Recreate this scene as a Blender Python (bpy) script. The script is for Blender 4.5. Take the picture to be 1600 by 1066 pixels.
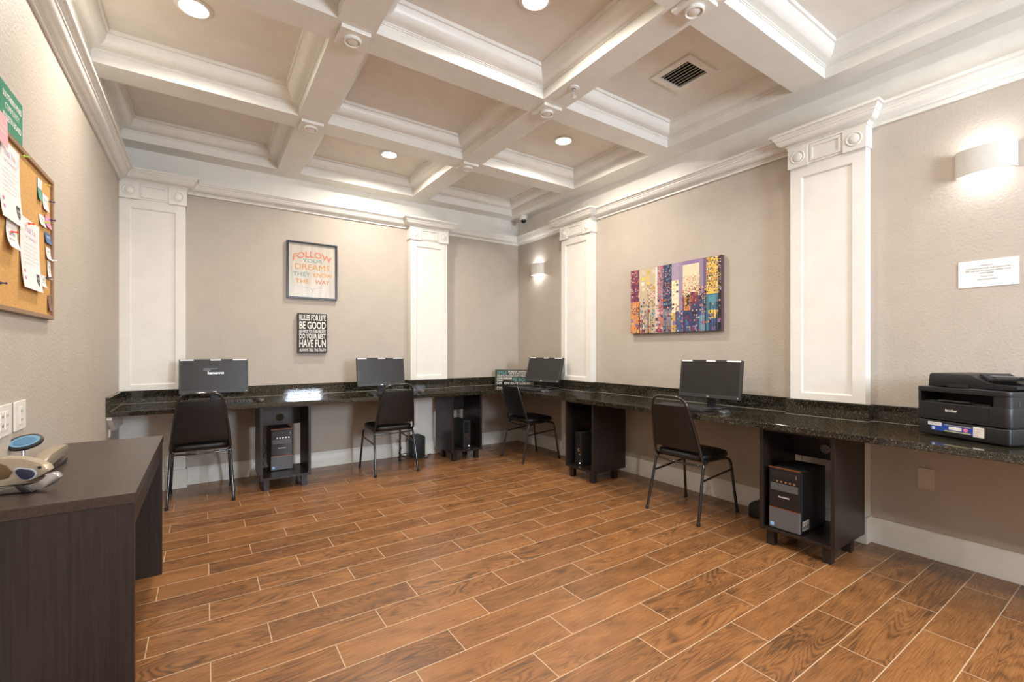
import bpy, bmesh, math, random
from mathutils import Vector, Matrix
import numpy as np
random.seed(7)
for o in list(bpy.data.objects):
    bpy.data.objects.remove(o)
SC = bpy.context.scene
COL = SC.collection
PI = math.pi

# ------------------------------------------------------------------ camera
cd = bpy.data.cameras.new('camera')
cam = bpy.data.objects.new('camera', cd)
COL.objects.link(cam)
cd.sensor_width = 36.0
cd.lens = 709.6 / 1600 * 36
cd.shift_y = 15 / 1600
cd.clip_start = 0.02
cam.location = (0, 0, 1.2)
cam.rotation_euler = (PI / 2, 0, -math.atan2(480, 709.6))
SC.camera = cam

# ------------------------------------------------------------------ world, exposure, daylight
SC.view_settings.view_transform = 'Standard'
SC.view_settings.look = 'None'
SC.view_settings.gamma = 1
SC.view_settings.use_curve_mapping = False
SC.view_settings.exposure = 0.32
CAN_W = 21.0        # recessed ceiling lamps
SCONCE_W = 0.75
WINDOW_W = 210.0
w = bpy.data.worlds.new('daylight')
SC.world = w
w.use_nodes = True
w.node_tree.nodes['Background'].inputs[0].default_value = (0.62, 0.78, 1.0, 1)
w.node_tree.nodes['Background'].inputs[1].default_value = 1.6


def lamp(name, kind, loc, power, color, parent=None, **k):
    d = bpy.data.lights.new(name, kind)
    d.energy = power
    d.color = color
    for a, v in k.items():
        if a != 'rot':
            setattr(d, a, v)
    o = bpy.data.objects.new(name, d)
    COL.objects.link(o)
    o.location = loc
    o.rotation_euler = k.get('rot', (0, 0, 0))
    if parent:
        o.parent = parent
    return o


# sky light falling in through the window of the wall behind the camera
lamp('daylight_window', 'AREA', (2.08, -2.62, 1.86), WINDOW_W, (0.76, 0.87, 1.0), shape='RECTANGLE', size=0.84, size_y=1.1, rot=(-PI / 2, 0, PI))

# ------------------------------------------------------------------ materials
MATS = {}


def nt(name):
    m = bpy.data.materials.new(name)
    m.use_nodes = True
    t = m.node_tree
    return m, t, t.nodes['Principled BSDF']


def N(t, kind, **k):
    n = t.nodes.new(kind)
    for a, v in k.items():
        setattr(n, a, v)
    return n


def mth(t, op, a, b=None, c=None):
    n = t.nodes.new('ShaderNodeMath')
    n.operation = op
    for i, v in enumerate((a, b, c)):
        if v is None:
            continue
        if isinstance(v, (int, float)):
            n.inputs[i].default_value = v
        else:
            t.links.new(v, n.inputs[i])
    return n.outputs[0]


def plain(name, col, rough=0.5, metal=0.0, spec=0.5, noise=0.0, nscale=40, bump=0.0, bscale=200, emis=None, estr=0, coat=0, trans=0):
    """A surface with a little procedural mottling and bump."""
    if name in MATS:
        return MATS[name]
    m, t, p = nt(name)
    c = tuple(col) + (1,)
    p.inputs['Base Color'].default_value = c
    p.inputs['Roughness'].default_value = rough
    p.inputs['Metallic'].default_value = metal
    p.inputs['Specular IOR Level'].default_value = spec
    if coat:
        p.inputs['Coat Weight'].default_value = coat
    if trans:
        p.inputs['Transmission Weight'].default_value = trans
    tc = N(t, 'ShaderNodeTexCoord')
    if noise >= 0:
        nz = N(t, 'ShaderNodeTexNoise')
        nz.inputs['Scale'].default_value = nscale
        nz.inputs['Detail'].default_value = 4
        t.links.new(tc.outputs['Object'], nz.inputs['Vector'])
        r = N(t, 'ShaderNodeValToRGB')
        k = max(noise, 0.03)
        r.color_ramp.elements[0].position = 0.3
        r.color_ramp.elements[1].position = 0.7
        r.color_ramp.elements[0].color = tuple(v * (1 - k) for v in col) + (1,)
        r.color_ramp.elements[1].color = tuple(min(1, v * (1 + k)) for v in col) + (1,)
        t.links.new(nz.outputs[0], r.inputs[0])
        t.links.new(r.outputs[0], p.inputs['Base Color'])
    if bump:
        nb = N(t, 'ShaderNodeTexNoise')
        nb.inputs['Scale'].default_value = bscale
        nb.inputs['Detail'].default_value = 3
        t.links.new(tc.outputs['Object'], nb.inputs['Vector'])
        b = N(t, 'ShaderNodeBump')
        b.inputs['Strength'].default_value = bump
        b.inputs['Distance'].default_value = 0.004
        t.links.new(nb.outputs[0], b.inputs['Height'])
        t.links.new(b.outputs[0], p.inputs['Normal'])
    if emis:
        p.inputs['Emission Color'].default_value = tuple(emis) + (1,)
        p.inputs['Emission Strength'].default_value = estr
    MATS[name] = m
    return m


WALL = plain('greige_orange_peel_paint', (0.47, 0.412, 0.348), 0.55, noise=0.03, nscale=6, bump=0.55, bscale=75)
WHITE = plain('white_trim_paint', (0.78, 0.76, 0.705), 0.38, noise=0.01, nscale=8)
CEIL = plain('ceiling_panel_paint', (0.78, 0.735, 0.67), 0.6, noise=0.01, nscale=8, bump=0.08, bscale=160)
BLACK = plain('black_plastic', (0.012, 0.012, 0.013), 0.38, bump=0.1, bscale=900)
BLACK_MATT = plain('matt_black', (0.012, 0.012, 0.013), 0.65)
DGREY = plain('dark_grey_plastic', (0.032, 0.031, 0.032), 0.42, bump=0.08, bscale=900)
SCREEN = plain('dark_screen', (0.018, 0.016, 0.015), 0.34)
CHROME = plain('chrome', (0.7, 0.7, 0.72), 0.15, metal=1)
TUBE = plain('black_gloss_tube', (0.012, 0.011, 0.011), 0.16, coat=0.6)
LEATHER = plain('black_vinyl_leather', (0.006, 0.005, 0.005), 0.42, noise=0.1, nscale=60, bump=0.25, bscale=350)
RUBBER = plain('rubber', (0.01, 0.01, 0.01), 0.7)
PAPER = plain('white_paper', (0.82, 0.80, 0.78), 0.6)
INK = plain('black_ink', (0.03, 0.03, 0.03), 0.6)
PLATE = plain('almond_plate', (0.78, 0.74, 0.67), 0.35)
CABLE = plain('black_cable', (0.012, 0.012, 0.012), 0.5)
LAMPGLOW = plain('lamp_lens', (1, 1, 1), 0.5, emis=(1, 0.95, 0.88), estr=26)
LABEL_WHITE = plain('label_white', (0.86, 0.85, 0.83), 0.5)


def wood(name, dark, light, axis='Z', rough=0.32, scale=1.0):
    m, t, p = nt(name)
    tc = N(t, 'ShaderNodeTexCoord')
    mp = N(t, 'ShaderNodeMapping')
    s = [90, 90, 90]
    s['XYZ'.index(axis)] = 2.5
    mp.inputs['Scale'].default_value = [v * scale for v in s]
    nz = N(t, 'ShaderNodeTexNoise')
    nz.inputs['Scale'].default_value = 1.6
    nz.inputs['Detail'].default_value = 5
    nz.inputs['Roughness'].default_value = 0.65
    t.links.new(tc.outputs['Object'], mp.inputs[0])
    t.links.new(mp.outputs[0], nz.inputs['Vector'])
    r = N(t, 'ShaderNodeValToRGB')
    r.color_ramp.elements[0].position = 0.35
    r.color_ramp.elements[1].position = 0.68
    r.color_ramp.elements[0].color = dark + (1,)
    r.color_ramp.elements[1].color = light + (1,)
    t.links.new(nz.outputs[0], r.inputs[0])
    t.links.new(r.outputs[0], p.inputs['Base Color'])
    p.inputs['Roughness'].default_value = rough
    b = N(t, 'ShaderNodeBump')
    b.inputs['Strength'].default_value = 0.12
    b.inputs['Distance'].default_value = 0.002
    t.links.new(nz.outputs[0], b.inputs['Height'])
    t.links.new(b.outputs[0], p.inputs['Normal'])
    return m


ESPRESSO = wood('espresso_woodgrain', (0.009, 0.0062, 0.0055), (0.026, 0.018, 0.0155), 'Z')
DESKWOOD = wood('dark_desk_woodgrain', (0.014, 0.0085, 0.007), (0.030, 0.019, 0.015), 'Z', 0.42)
DESKTOP = wood('dark_desk_top_woodgrain', (0.030, 0.018, 0.0135), (0.055, 0.035, 0.026), 'Y', 0.36)
OAKFRAME = wood('oak_frame', (0.22, 0.12, 0.06), (0.36, 0.21, 0.11), 'Z', 0.4)


def granite():
    m, t, p = nt('dark_speckled_granite')
    tc = N(t, 'ShaderNodeTexCoord')
    v = N(t, 'ShaderNodeTexVoronoi')
    v.inputs['Scale'].default_value = 300
    n1 = N(t, 'ShaderNodeTexNoise')
    n1.inputs['Scale'].default_value = 110
    n1.inputs['Detail'].default_value = 6
    n1.inputs['Roughness'].default_value = 0.7
    n2 = N(t, 'ShaderNodeTexNoise')
    n2.inputs['Scale'].default_value = 14
    for n in (v, n1, n2):
        t.links.new(tc.outputs['Object'], n.inputs['Vector'])
    sep = N(t, 'ShaderNodeSeparateColor')
    t.links.new(v.outputs['Color'], sep.inputs[0])
    a = mth(t, 'MULTIPLY', sep.outputs[0], 0.55)
    b = mth(t, 'MULTIPLY', n1.outputs[0], 0.75)
    s = mth(t, 'ADD', a, b)
    r = N(t, 'ShaderNodeValToRGB')
    e = r.color_ramp.elements
    e[0].position = 0.3
    e[0].color = (0.006, 0.007, 0.006, 1)
    e[1].position = 0.98
    e[1].color = (0.20, 0.15, 0.085, 1)
    x = e.new(0.62)
    x.color = (0.010, 0.011, 0.009, 1)
    x = e.new(0.76)
    x.color = (0.020, 0.018, 0.012, 1)
    x = e.new(0.87)
    x.color = (0.062, 0.048, 0.028, 1)
    t.links.new(s, r.inputs[0])
    t.links.new(r.outputs[0], p.inputs['Base Color'])
    p.inputs['Roughness'].default_value = 0.06
    p.inputs['Specular IOR Level'].default_value = 0.85
    return m


GRANITE = granite()


def floor_mat():
    m, t, p = nt('wood_look_floor_tile')
    tc = N(t, 'ShaderNodeTexCoord')
    sx = N(t, 'ShaderNodeSeparateXYZ')
    t.links.new(tc.outputs['Object'], sx.inputs[0])
    PIT, L = 0.1634, 0.636
    v = mth(t, 'DIVIDE', mth(t, 'SUBTRACT', sx.outputs[1], 0.466), PIT)
    row = mth(t, 'FLOOR', v)
    u = mth(t, 'SUBTRACT', mth(t, 'DIVIDE', mth(t, 'SUBTRACT', sx.outputs[0], 2.562), L), mth(t, 'DIVIDE', row, 3))
    colm = mth(t, 'FLOOR', u)
    fu = mth(t, 'SUBTRACT', u, colm)
    fv = mth(t, 'SUBTRACT', v, row)
    du = mth(t, 'MULTIPLY', mth(t, 'MINIMUM', fu, mth(t, 'SUBTRACT', 1, fu)), L)
    dv = mth(t, 'MULTIPLY', mth(t, 'MINIMUM', fv, mth(t, 'SUBTRACT', 1, fv)), PIT)
    d = mth(t, 'MINIMUM', du, dv)
    mr = N(t, 'ShaderNodeMapRange')
    mr.inputs['From Min'].default_value = 0.0012
    mr.inputs['From Max'].default_value = 0.0026
    t.links.new(d, mr.inputs['Value'])
    tile = mr.outputs[0]
    cb = N(t, 'ShaderNodeCombineXYZ')
    t.links.new(row, cb.inputs[0])
    t.links.new(colm, cb.inputs[1])
    wn = N(t, 'ShaderNodeTexWhiteNoise', noise_dimensions='3D')
    t.links.new(cb.outputs[0], wn.inputs['Vector'])
    wc = N(t, 'ShaderNodeSeparateColor')
    t.links.new(wn.outputs['Color'], wc.inputs[0])
    # grain coordinates: shifted at random from tile to tile, stretched along the plank
    gx = mth(t, 'ADD', sx.outputs[0], mth(t, 'MULTIPLY', wc.outputs[0], 37))
    gy = mth(t, 'ADD', sx.outputs[1], mth(t, 'MULTIPLY', wc.outputs[1], 23))
    cg = N(t, 'ShaderNodeCombineXYZ')
    t.links.new(mth(t, 'MULTIPLY', gx, 1.15), cg.inputs[0])
    t.links.new(mth(t, 'MULTIPLY', gy, 8.5), cg.inputs[1])
    n1 = N(t, 'ShaderNodeTexNoise')
    n1.inputs['Scale'].default_value = 1.0
    n1.inputs['Detail'].default_value = 1.5
    n1.inputs['Distortion'].default_value = 0.6
    t.links.new(cg.outputs[0], n1.inputs['Vector'])
    # cathedral rings: sine of the smooth noise field
    ring = mth(t, 'SINE', mth(t, 'MULTIPLY', n1.outputs[0], 170))
    ring = mth(t, 'MULTIPLY', mth(t, 'ADD', ring, 1), 0.5)
    ring = mth(t, 'POWER', ring, 1.6)
    cg2 = N(t, 'ShaderNodeCombineXYZ')
    t.links.new(mth(t, 'MULTIPLY', gx, 9), cg2.inputs[0])
    t.links.new(mth(t, 'MULTIPLY', gy, 280), cg2.inputs[1])
    n2 = N(t, 'ShaderNodeTexNoise')
    n2.inputs['Scale'].default_value = 1.0
    n2.inputs['Detail'].default_value = 3
    t.links.new(cg2.outputs[0], n2.inputs['Vector'])
    cg3 = N(t, 'ShaderNodeCombineXYZ')
    t.links.new(mth(t, 'MULTIPLY', gx, 5), cg3.inputs[0])
    t.links.new(mth(t, 'MULTIPLY', gy, 14), cg3.inputs[1])
    n3 = N(t, 'ShaderNodeTexNoise')
    n3.inputs['Scale'].default_value = 1.0
    n3.inputs['Detail'].default_value = 4
    t.links.new(cg3.outputs[0], n3.inputs['Vector'])
    k = mth(t, 'MULTIPLY', ring, mth(t, 'MULTIPLY', n3.outputs[0], mth(t, 'ADD', 0.10, mth(t, 'MULTIPLY', wc.outputs[1], 0.42))))
    k = mth(t, 'ADD', k, mth(t, 'MULTIPLY', n2.outputs[0], 0.70))
    k = mth(t, 'ADD', k, mth(t, 'MULTIPLY', n3.outputs[0], 0.42))
    k = mth(t, 'ADD', k, mth(t, 'ADD', 0.03, mth(t, 'MULTIPLY', wc.outputs[2], 0.14)))
    r = N(t, 'ShaderNodeValToRGB')
    e = r.color_ramp.elements
    e[0].position = 0.48
    e[0].color = (0.325, 0.148, 0.053, 1)
    e[1].position = 0.98
    e[1].color = (0.090, 0.044, 0.020, 1)
    x = e.new(0.72)
    x.color = (0.210, 0.090, 0.031, 1)
    t.links.new(k, r.inputs[0])
    mx = N(t, 'ShaderNodeMix', data_type='RGBA')
    mx.inputs['A'].default_value = (0.50, 0.36, 0.23, 1)
    t.links.new(tile, mx.inputs['Factor'])
    t.links.new(r.outputs[0], mx.inputs['B'])
    t.links.new(mx.outputs['Result'], p.inputs['Base Color'])
    rr = mth(t, 'SUBTRACT', mth(t, 'ADD', 0.37, mth(t, 'MULTIPLY', n3.outputs[0], 0.1)), mth(t, 'MULTIPLY', tile, 0.12))
    t.links.new(rr, p.inputs['Roughness'])
    b = N(t, 'ShaderNodeBump')
    b.inputs['Strength'].default_value = 0.35
    b.inputs['Distance'].default_value = 0.002
    t.links.new(mth(t, 'ADD', tile, mth(t, 'MULTIPLY', k, 0.12)), b.inputs['Height'])
    t.links.new(b.outputs[0], p.inputs['Normal'])
    return m


FLOOR = floor_mat()


def attr_mat(name, rough=0.6):
    m, t, p = nt(name)
    a = N(t, 'ShaderNodeAttribute', attribute_name='paint')
    tc = N(t, 'ShaderNodeTexCoord')
    nz = N(t, 'ShaderNodeTexNoise')
    nz.inputs['Scale'].default_value = 120
    t.links.new(tc.outputs['Object'], nz.inputs['Vector'])
    h = N(t, 'ShaderNodeHueSaturation')
    t.links.new(a.outputs['Color'], h.inputs['Color'])
    t.links.new(mth(t, 'ADD', mth(t, 'MULTIPLY', nz.outputs[0], 0.4), 0.8), h.inputs['Value'])
    t.links.new(h.outputs[0], p.inputs['Base Color'])
    p.inputs['Roughness'].default_value = rough
    return m


# ------------------------------------------------------------------ mesh helpers
class MB:
    def __init__(s):
        s.bm = bmesh.new()

    def box(s, x0, x1, y0, y1, z0, z1, bevel=0, seg=2, mat=None):
        vs = [s.bm.verts.new(c) for c in ((x0, y0, z0), (x1, y0, z0), (x1, y1, z0), (x0, y1, z0), (x0, y0, z1), (x1, y0, z1), (x1, y1, z1), (x0, y1, z1))]
        if mat:
            for v in vs:
                v.co = mat @ v.co
        fs = [s.bm.faces.new([vs[i] for i in f]) for f in ((3, 2, 1, 0), (4, 5, 6, 7), (0, 1, 5, 4), (1, 2, 6, 5), (2, 3, 7, 6), (3, 0, 4, 7))]
        if bevel:
            es = set(e for f in fs for e in f.edges)
            bmesh.ops.bevel(s.bm, geom=list(es), offset=bevel, segments=seg, affect='EDGES', profile=0.5)
        return s

    def quad(s, *pts):
        s.bm.faces.new([s.bm.verts.new(p) for p in pts])
        return s

    def prism(s, pts, lo, hi, axis='Z', bevel=0, seg=2, f=None):
        """Extrude a 2-D outline (counterclockwise) between lo and hi along an axis."""
        def P(a, b, c):
            q = {'Z': (a, b, c), 'X': (c, a, b), 'Y': (a, c, b)}[axis]
            return f(q) if f else q
        A = [s.bm.verts.new(P(a, b, lo)) for a, b in pts]
        B = [s.bm.verts.new(P(a, b, hi)) for a, b in pts]
        n = len(pts)
        fs = [s.bm.faces.new(A[::-1]), s.bm.faces.new(B)]
        for i in range(n):
            j = (i + 1) % n
            fs.append(s.bm.faces.new((A[i], A[j], B[j], B[i])))
        if bevel:
            es = set(fs[0].edges) | set(fs[1].edges)
            bmesh.ops.bevel(s.bm, geom=list(es), offset=bevel, segments=seg, affect='EDGES', profile=0.5)
        return s

    def tube(s, pts, r, n=10, cap=True, closed=False):
        pts = [Vector(p) for p in pts]
        rings = []
        m = len(pts)
        up = None
        for i, p in enumerate(pts):
            a = pts[i - 1] if (i > 0 or closed) else p
            b = pts[(i + 1) % m] if (i < m - 1 or closed) else p
            d = (b - a).normalized()
            if up is None:
                up = d.orthogonal().normalized()
            up = (up - d * up.dot(d)).normalized()
            sd = d.cross(up)
            rr = r[i] if isinstance(r, (list, tuple)) else r
            rings.append([s.bm.verts.new(p + (up * math.cos(k * 2 * PI / n) + sd * math.sin(k * 2 * PI / n)) * rr) for k in range(n)])
        for i in range(m if closed else m - 1):
            A, B = rings[i], rings[(i + 1) % m]
            for k in range(n):
                j = (k + 1) % n
                s.bm.faces.new((A[k], A[j], B[j], B[k]))
        if cap and not closed:
            s.bm.faces.new(rings[0][::-1])
            s.bm.faces.new(rings[-1])
        return s

    def lathe(s, prof, n=32, c=(0, 0, 0), axis='Z', cap=True):
        rings = []
        for r, z in prof:
            rg = []
            for k in range(n):
                a = k * 2 * PI / n
                x, y = r * math.cos(a), r * math.sin(a)
                q = {'Z': (x, y, z), 'Y': (x, z, y), 'X': (z, x, y)}[axis]
                rg.append(s.bm.verts.new((c[0] + q[0], c[1] + q[1], c[2] + q[2])))
            rings.append(rg)
        for A, B in zip(rings, rings[1:]):
            for k in range(n):
                j = (k + 1) % n
                s.bm.faces.new((A[k], A[j], B[j], B[k]))
        if cap:
            s.bm.faces.new(rings[0][::-1])
            s.bm.faces.new(rings[-1])
        return s

    def sweep(s, path, prof, closed=False, solid=False):
        """Sweep a profile (offset to the right of travel, height) along a plan path with mitred corners."""
        path = [Vector((a, b)) for a, b in path]
        n = len(path)
        cols = []
        for i in range(n):
            d1 = (path[i] - path[i - 1]) if (i > 0 or closed) else None
            d2 = (path[(i + 1) % n] - path[i]) if (i < n - 1 or closed) else None
            n1 = Vector((d1.y, -d1.x)).normalized() if d1 else None
            n2 = Vector((d2.y, -d2.x)).normalized() if d2 else None
            if n1 is None:
                o = n2
            elif n2 is None:
                o = n1
            else:
                o = (n1 + n2) / max(0.2, 1 + n1.dot(n2))
            cols.append([s.bm.verts.new((path[i].x + o.x * d, path[i].y + o.y * d, z)) for d, z in prof])
        k = len(prof)
        for i in range(n if closed else n - 1):
            A, B = cols[i], cols[(i + 1) % n]
            for j in range(k if solid else k - 1):
                jj = (j + 1) % k
                s.bm.faces.new((A[j], A[jj], B[jj], B[j]))
        if solid and not closed:
            s.bm.faces.new(cols[0][::-1])
            s.bm.faces.new(cols[-1])
        return s

    def xf(s, m):
        bmesh.ops.transform(s.bm, matrix=m, verts=s.bm.verts)
        return s

    def build(s, name, mat, parent=None, smooth=None, loc=None, recalc=True, kind=None):
        if recalc:
            bmesh.ops.recalc_face_normals(s.bm, faces=s.bm.faces)
        me = bpy.data.meshes.new(name)
        s.bm.to_mesh(me)
        s.bm.free()
        me.materials.append(mat)
        if smooth is not None:
            me.polygons.foreach_set('use_smooth', [True] * len(me.polygons))
            me.set_sharp_from_angle(angle=math.radians(smooth))
        o = bpy.data.objects.new(name, me)
        COL.objects.link(o)
        if parent:
            o.parent = parent
        if loc:
            o.location = loc
        if kind:
            o['kind'] = kind
        return o


def tag(o, label=None, cat=None, group=None, kind=None):
    for k, v in (('label', label), ('category', cat), ('group', group), ('kind', kind)):
        if v:
            o[k] = v
    return o


def thing(name, label, cat, loc=(0, 0, 0), rz=0, group=None, rot=None):
    o = bpy.data.objects.new(name, None)
    COL.objects.link(o)
    o.empty_display_size = 0.05
    o.location = loc
    o.rotation_euler = rot if rot else (0, 0, rz)
    return tag(o, label, cat, group)


def copy_tree(o, parent=None, **changes):
    c = o.copy()
    COL.objects.link(c)
    if parent:
        c.parent = parent
    for ch in list(o.children):
        copy_tree(ch, c)
    return c


def lettering(lines, mat, parent, f, name='lettering', bold=0.0, thick=0.0006):
    """lines: (string, x0, x1, y0, y1) in a flat frame; f maps (x, y, depth) to the parent's space. One mesh."""
    bm = bmesh.new()
    for (txt, x0, x1, y0, y1) in lines:
        cu = bpy.data.curves.new('t', 'FONT')
        cu.body = txt
        cu.size = 1
        cu.offset = 0 if 'M' in txt else bold
        cu.resolution_u = 3
        ob = bpy.data.objects.new('t', cu)
        COL.objects.link(ob)
        dg = bpy.context.evaluated_depsgraph_get()
        dg.update()
        me = bpy.data.meshes.new_from_object(ob.evaluated_get(dg))
        bpy.data.objects.remove(ob)
        bpy.data.curves.remove(cu)
        xs = [v.co.x for v in me.vertices]
        ys = [v.co.y for v in me.vertices]
        if not xs:
            continue
        a0, a1, b0, b1 = min(xs), max(xs), min(ys), max(ys)
        base = len(bm.verts)
        vs = []
        for v in me.vertices:
            x = x0 + (v.co.x - a0) / max(1e-6, a1 - a0) * (x1 - x0)
            y = y0 + (v.co.y - b0) / max(1e-6, b1 - b0) * (y1 - y0)
            vs.append(bm.verts.new(f(x, y, thick)))
        for p in me.polygons:
            try:
                bm.faces.new([vs[i] for i in p.vertices])
            except ValueError:
                pass
        bpy.data.meshes.remove(me)
    me = bpy.data.meshes.new(name)
    bm.to_mesh(me)
    bm.free()
    me.materials.append(mat)
    o = bpy.data.objects.new(name, me)
    COL.objects.link(o)
    o.parent = parent
    return o


# ------------------------------------------------------------------ the room
XL, XR, YB, YF = -0.585, 3.48, 5.0, -2.45
ZB, ZC = 2.92, 3.09     # underside of the beams, coffer panels
MB().box(XL - .1, XR + .1, YF - .1, YB + .1, -0.1, 0).build('floor', FLOOR, kind='structure')
MB().box(XL - .1, XL, YF - .1, YB + .1, 0, ZC + .1).build('wall_left', WALL, kind='structure')
MB().box(XR, XR + .1, YF - .1, YB + .1, 0, ZC + .1).build('wall_right', WALL, kind='structure')
MB().box(XL, XR, YB, YB + .1, 0, ZC + .1).build('wall_back', WALL, kind='structure')
# wall behind the camera with an added solid door, and a window known from its reflection in the granite
WF = MB()
for b in ((XL, -0.3, 0, ZC + .1), (0.8, 1.66, 0, ZC + .1), (2.5, XR, 0, ZC + .1), (-0.3, 0.8, 2.2, ZC + .1), (1.66, 2.5, 0, 1.32), (1.66, 2.5, 2.4, ZC + .1)):
    WF.box(b[0], b[1], YF - .1, YF, b[2], b[3])
WF.build('wall_front', WALL, kind='structure')


def glass_mat():
    m = bpy.data.materials.new('window_glass')
    m.use_nodes = True
    t = m.node_tree
    t.nodes.clear()
    o = N(t, 'ShaderNodeOutputMaterial')
    a = N(t, 'ShaderNodeBsdfTransparent')
    g = N(t, 'ShaderNodeBsdfGlossy')
    g.inputs['Roughness'].default_value = 0.02
    mx = N(t, 'ShaderNodeMixShader')
    mx.inputs[0].default_value = 0.06
    t.links.new(a.outputs[0], mx.inputs[1])
    t.links.new(g.outputs[0], mx.inputs[2])
    t.links.new(mx.outputs[0], o.inputs[0])
    return m


GLASS = glass_mat()


def window(name, x0, x1, z0, z1, nx, nz, mat):
    fr = MB()
    wd = 0.045
    y0, y1 = YF - .06, YF - .02
    fr.box(x0, x0 + wd, y0, y1, z0, z1).box(x1 - wd, x1, y0, y1, z0, z1).box(x0, x1, y0, y1, z0, z0 + wd).box(x0, x1, y0, y1, z1 - wd, z1)
    for i in range(1, nx):
        x = x0 + (x1 - x0) * i / nx
        fr.box(x - .01, x + .01, y0 + .01, y1 - .01, z0, z1)
    for i in range(1, nz):
        z = z0 + (z1 - z0) * i / nz
        fr.box(x0, x1, y0 + .01, y1 - .01, z - .01, z + .01)
    o = fr.build(name, mat, kind='structure')
    MB().box(x0 + wd, x1 - wd, YF - .042, YF - .038, z0 + wd, z1 - wd).build('pane', GLASS, o)
    return o


window('window_1', 1.66, 2.5, 1.32, 2.4, 3, 3, WHITE)
d1 = MB().box(-0.299, 0.799, YF - .06, YF - .01, 0.0, 2.199, bevel=.002).build('door_1', WHITE, kind='structure')
MB().tube([(0.72, YF - .01, 0.95), (0.72, YF + .03, 0.95), (0.72, YF + .03, 1.15), (0.72, YF - .01, 1.15)], 0.009).build('door_handle', CHROME, d1)

# pilasters: (axis, lo, hi)
D = 0.10 - 0.02
PX = 3.40
PY = 4.90
path = [(XL, YF), (XL, PY), (-0.14, PY), (-0.14, YB), (1.93, YB), (1.93, PY), (2.385, PY), (2.385, YB), (XR, YB),
        (XR, 4.014), (PX, 4.014), (PX, 3.533), (XR, 3.533), (XR, 1.544), (PX, 1.544), (PX, 1.106), (XR, 1.106), (XR, YF)]


def arc(cx, cy, r, a0, a1, n=6):
    return [(cx + r * math.cos(math.radians(a0 + (a1 - a0) * i / n)), cy + r * math.sin(math.radians(a0 + (a1 - a0) * i / n))) for i in range(n + 1)]


crown = [(0.0, 2.598), (0.014, 2.598), (0.014, 2.612), (0.022, 2.616)] + arc(0.022, 2.668, 0.046, -90, -12, 7) + [(0.072, 2.660), (0.072, 2.668)] + \
        [(0.078, 2.672), (0.084, 2.680), (0.086, 2.688), (0.098, 2.688), (0.098, 2.704), (0.0, 2.704)]
MB().sweep(path, crown, closed=True).build('trim_1', WHITE, smooth=35, kind='structure')
# frieze between crown and beams
MB().sweep([(XL, YF), (XL, YB), (XR, YB), (XR, YF)], [(0.004, 2.69), (0.004, ZB + .005)], closed=True).build('trim_2', WHITE, kind='structure')

# baseboards, following the plinths
base = [(0.018, 0.0), (0.018, 0.118), (0.015, 0.124), (0.012, 0.136), (0.006, 0.146), (0.004, 0.152), (0.0, 0.152)]


def board(name, p):
    MB().sweep(p, base).build(name, WHITE, smooth=40, kind='structure')


board('baseboard_left', [(XL, YF), (XL, PY - .002)])
bb = MB()
bb.sweep([(-0.135, YB), (1.925, YB)], base).sweep([(2.39, YB), (XR, YB)], base)
bb.build('baseboard_back', WHITE, smooth=40, kind='structure')
bb = MB()
bb.sweep([(XR, YB), (XR, 4.02)], base).sweep([(XR, 3.528), (XR, 1.549)], base).sweep([(XR, 1.10), (XR, YF)], base)
bb.build('baseboard_right', WHITE, smooth=40, kind='structure')
board('baseboard_front', [(XR, YF), (0.8, YF)])


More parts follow.
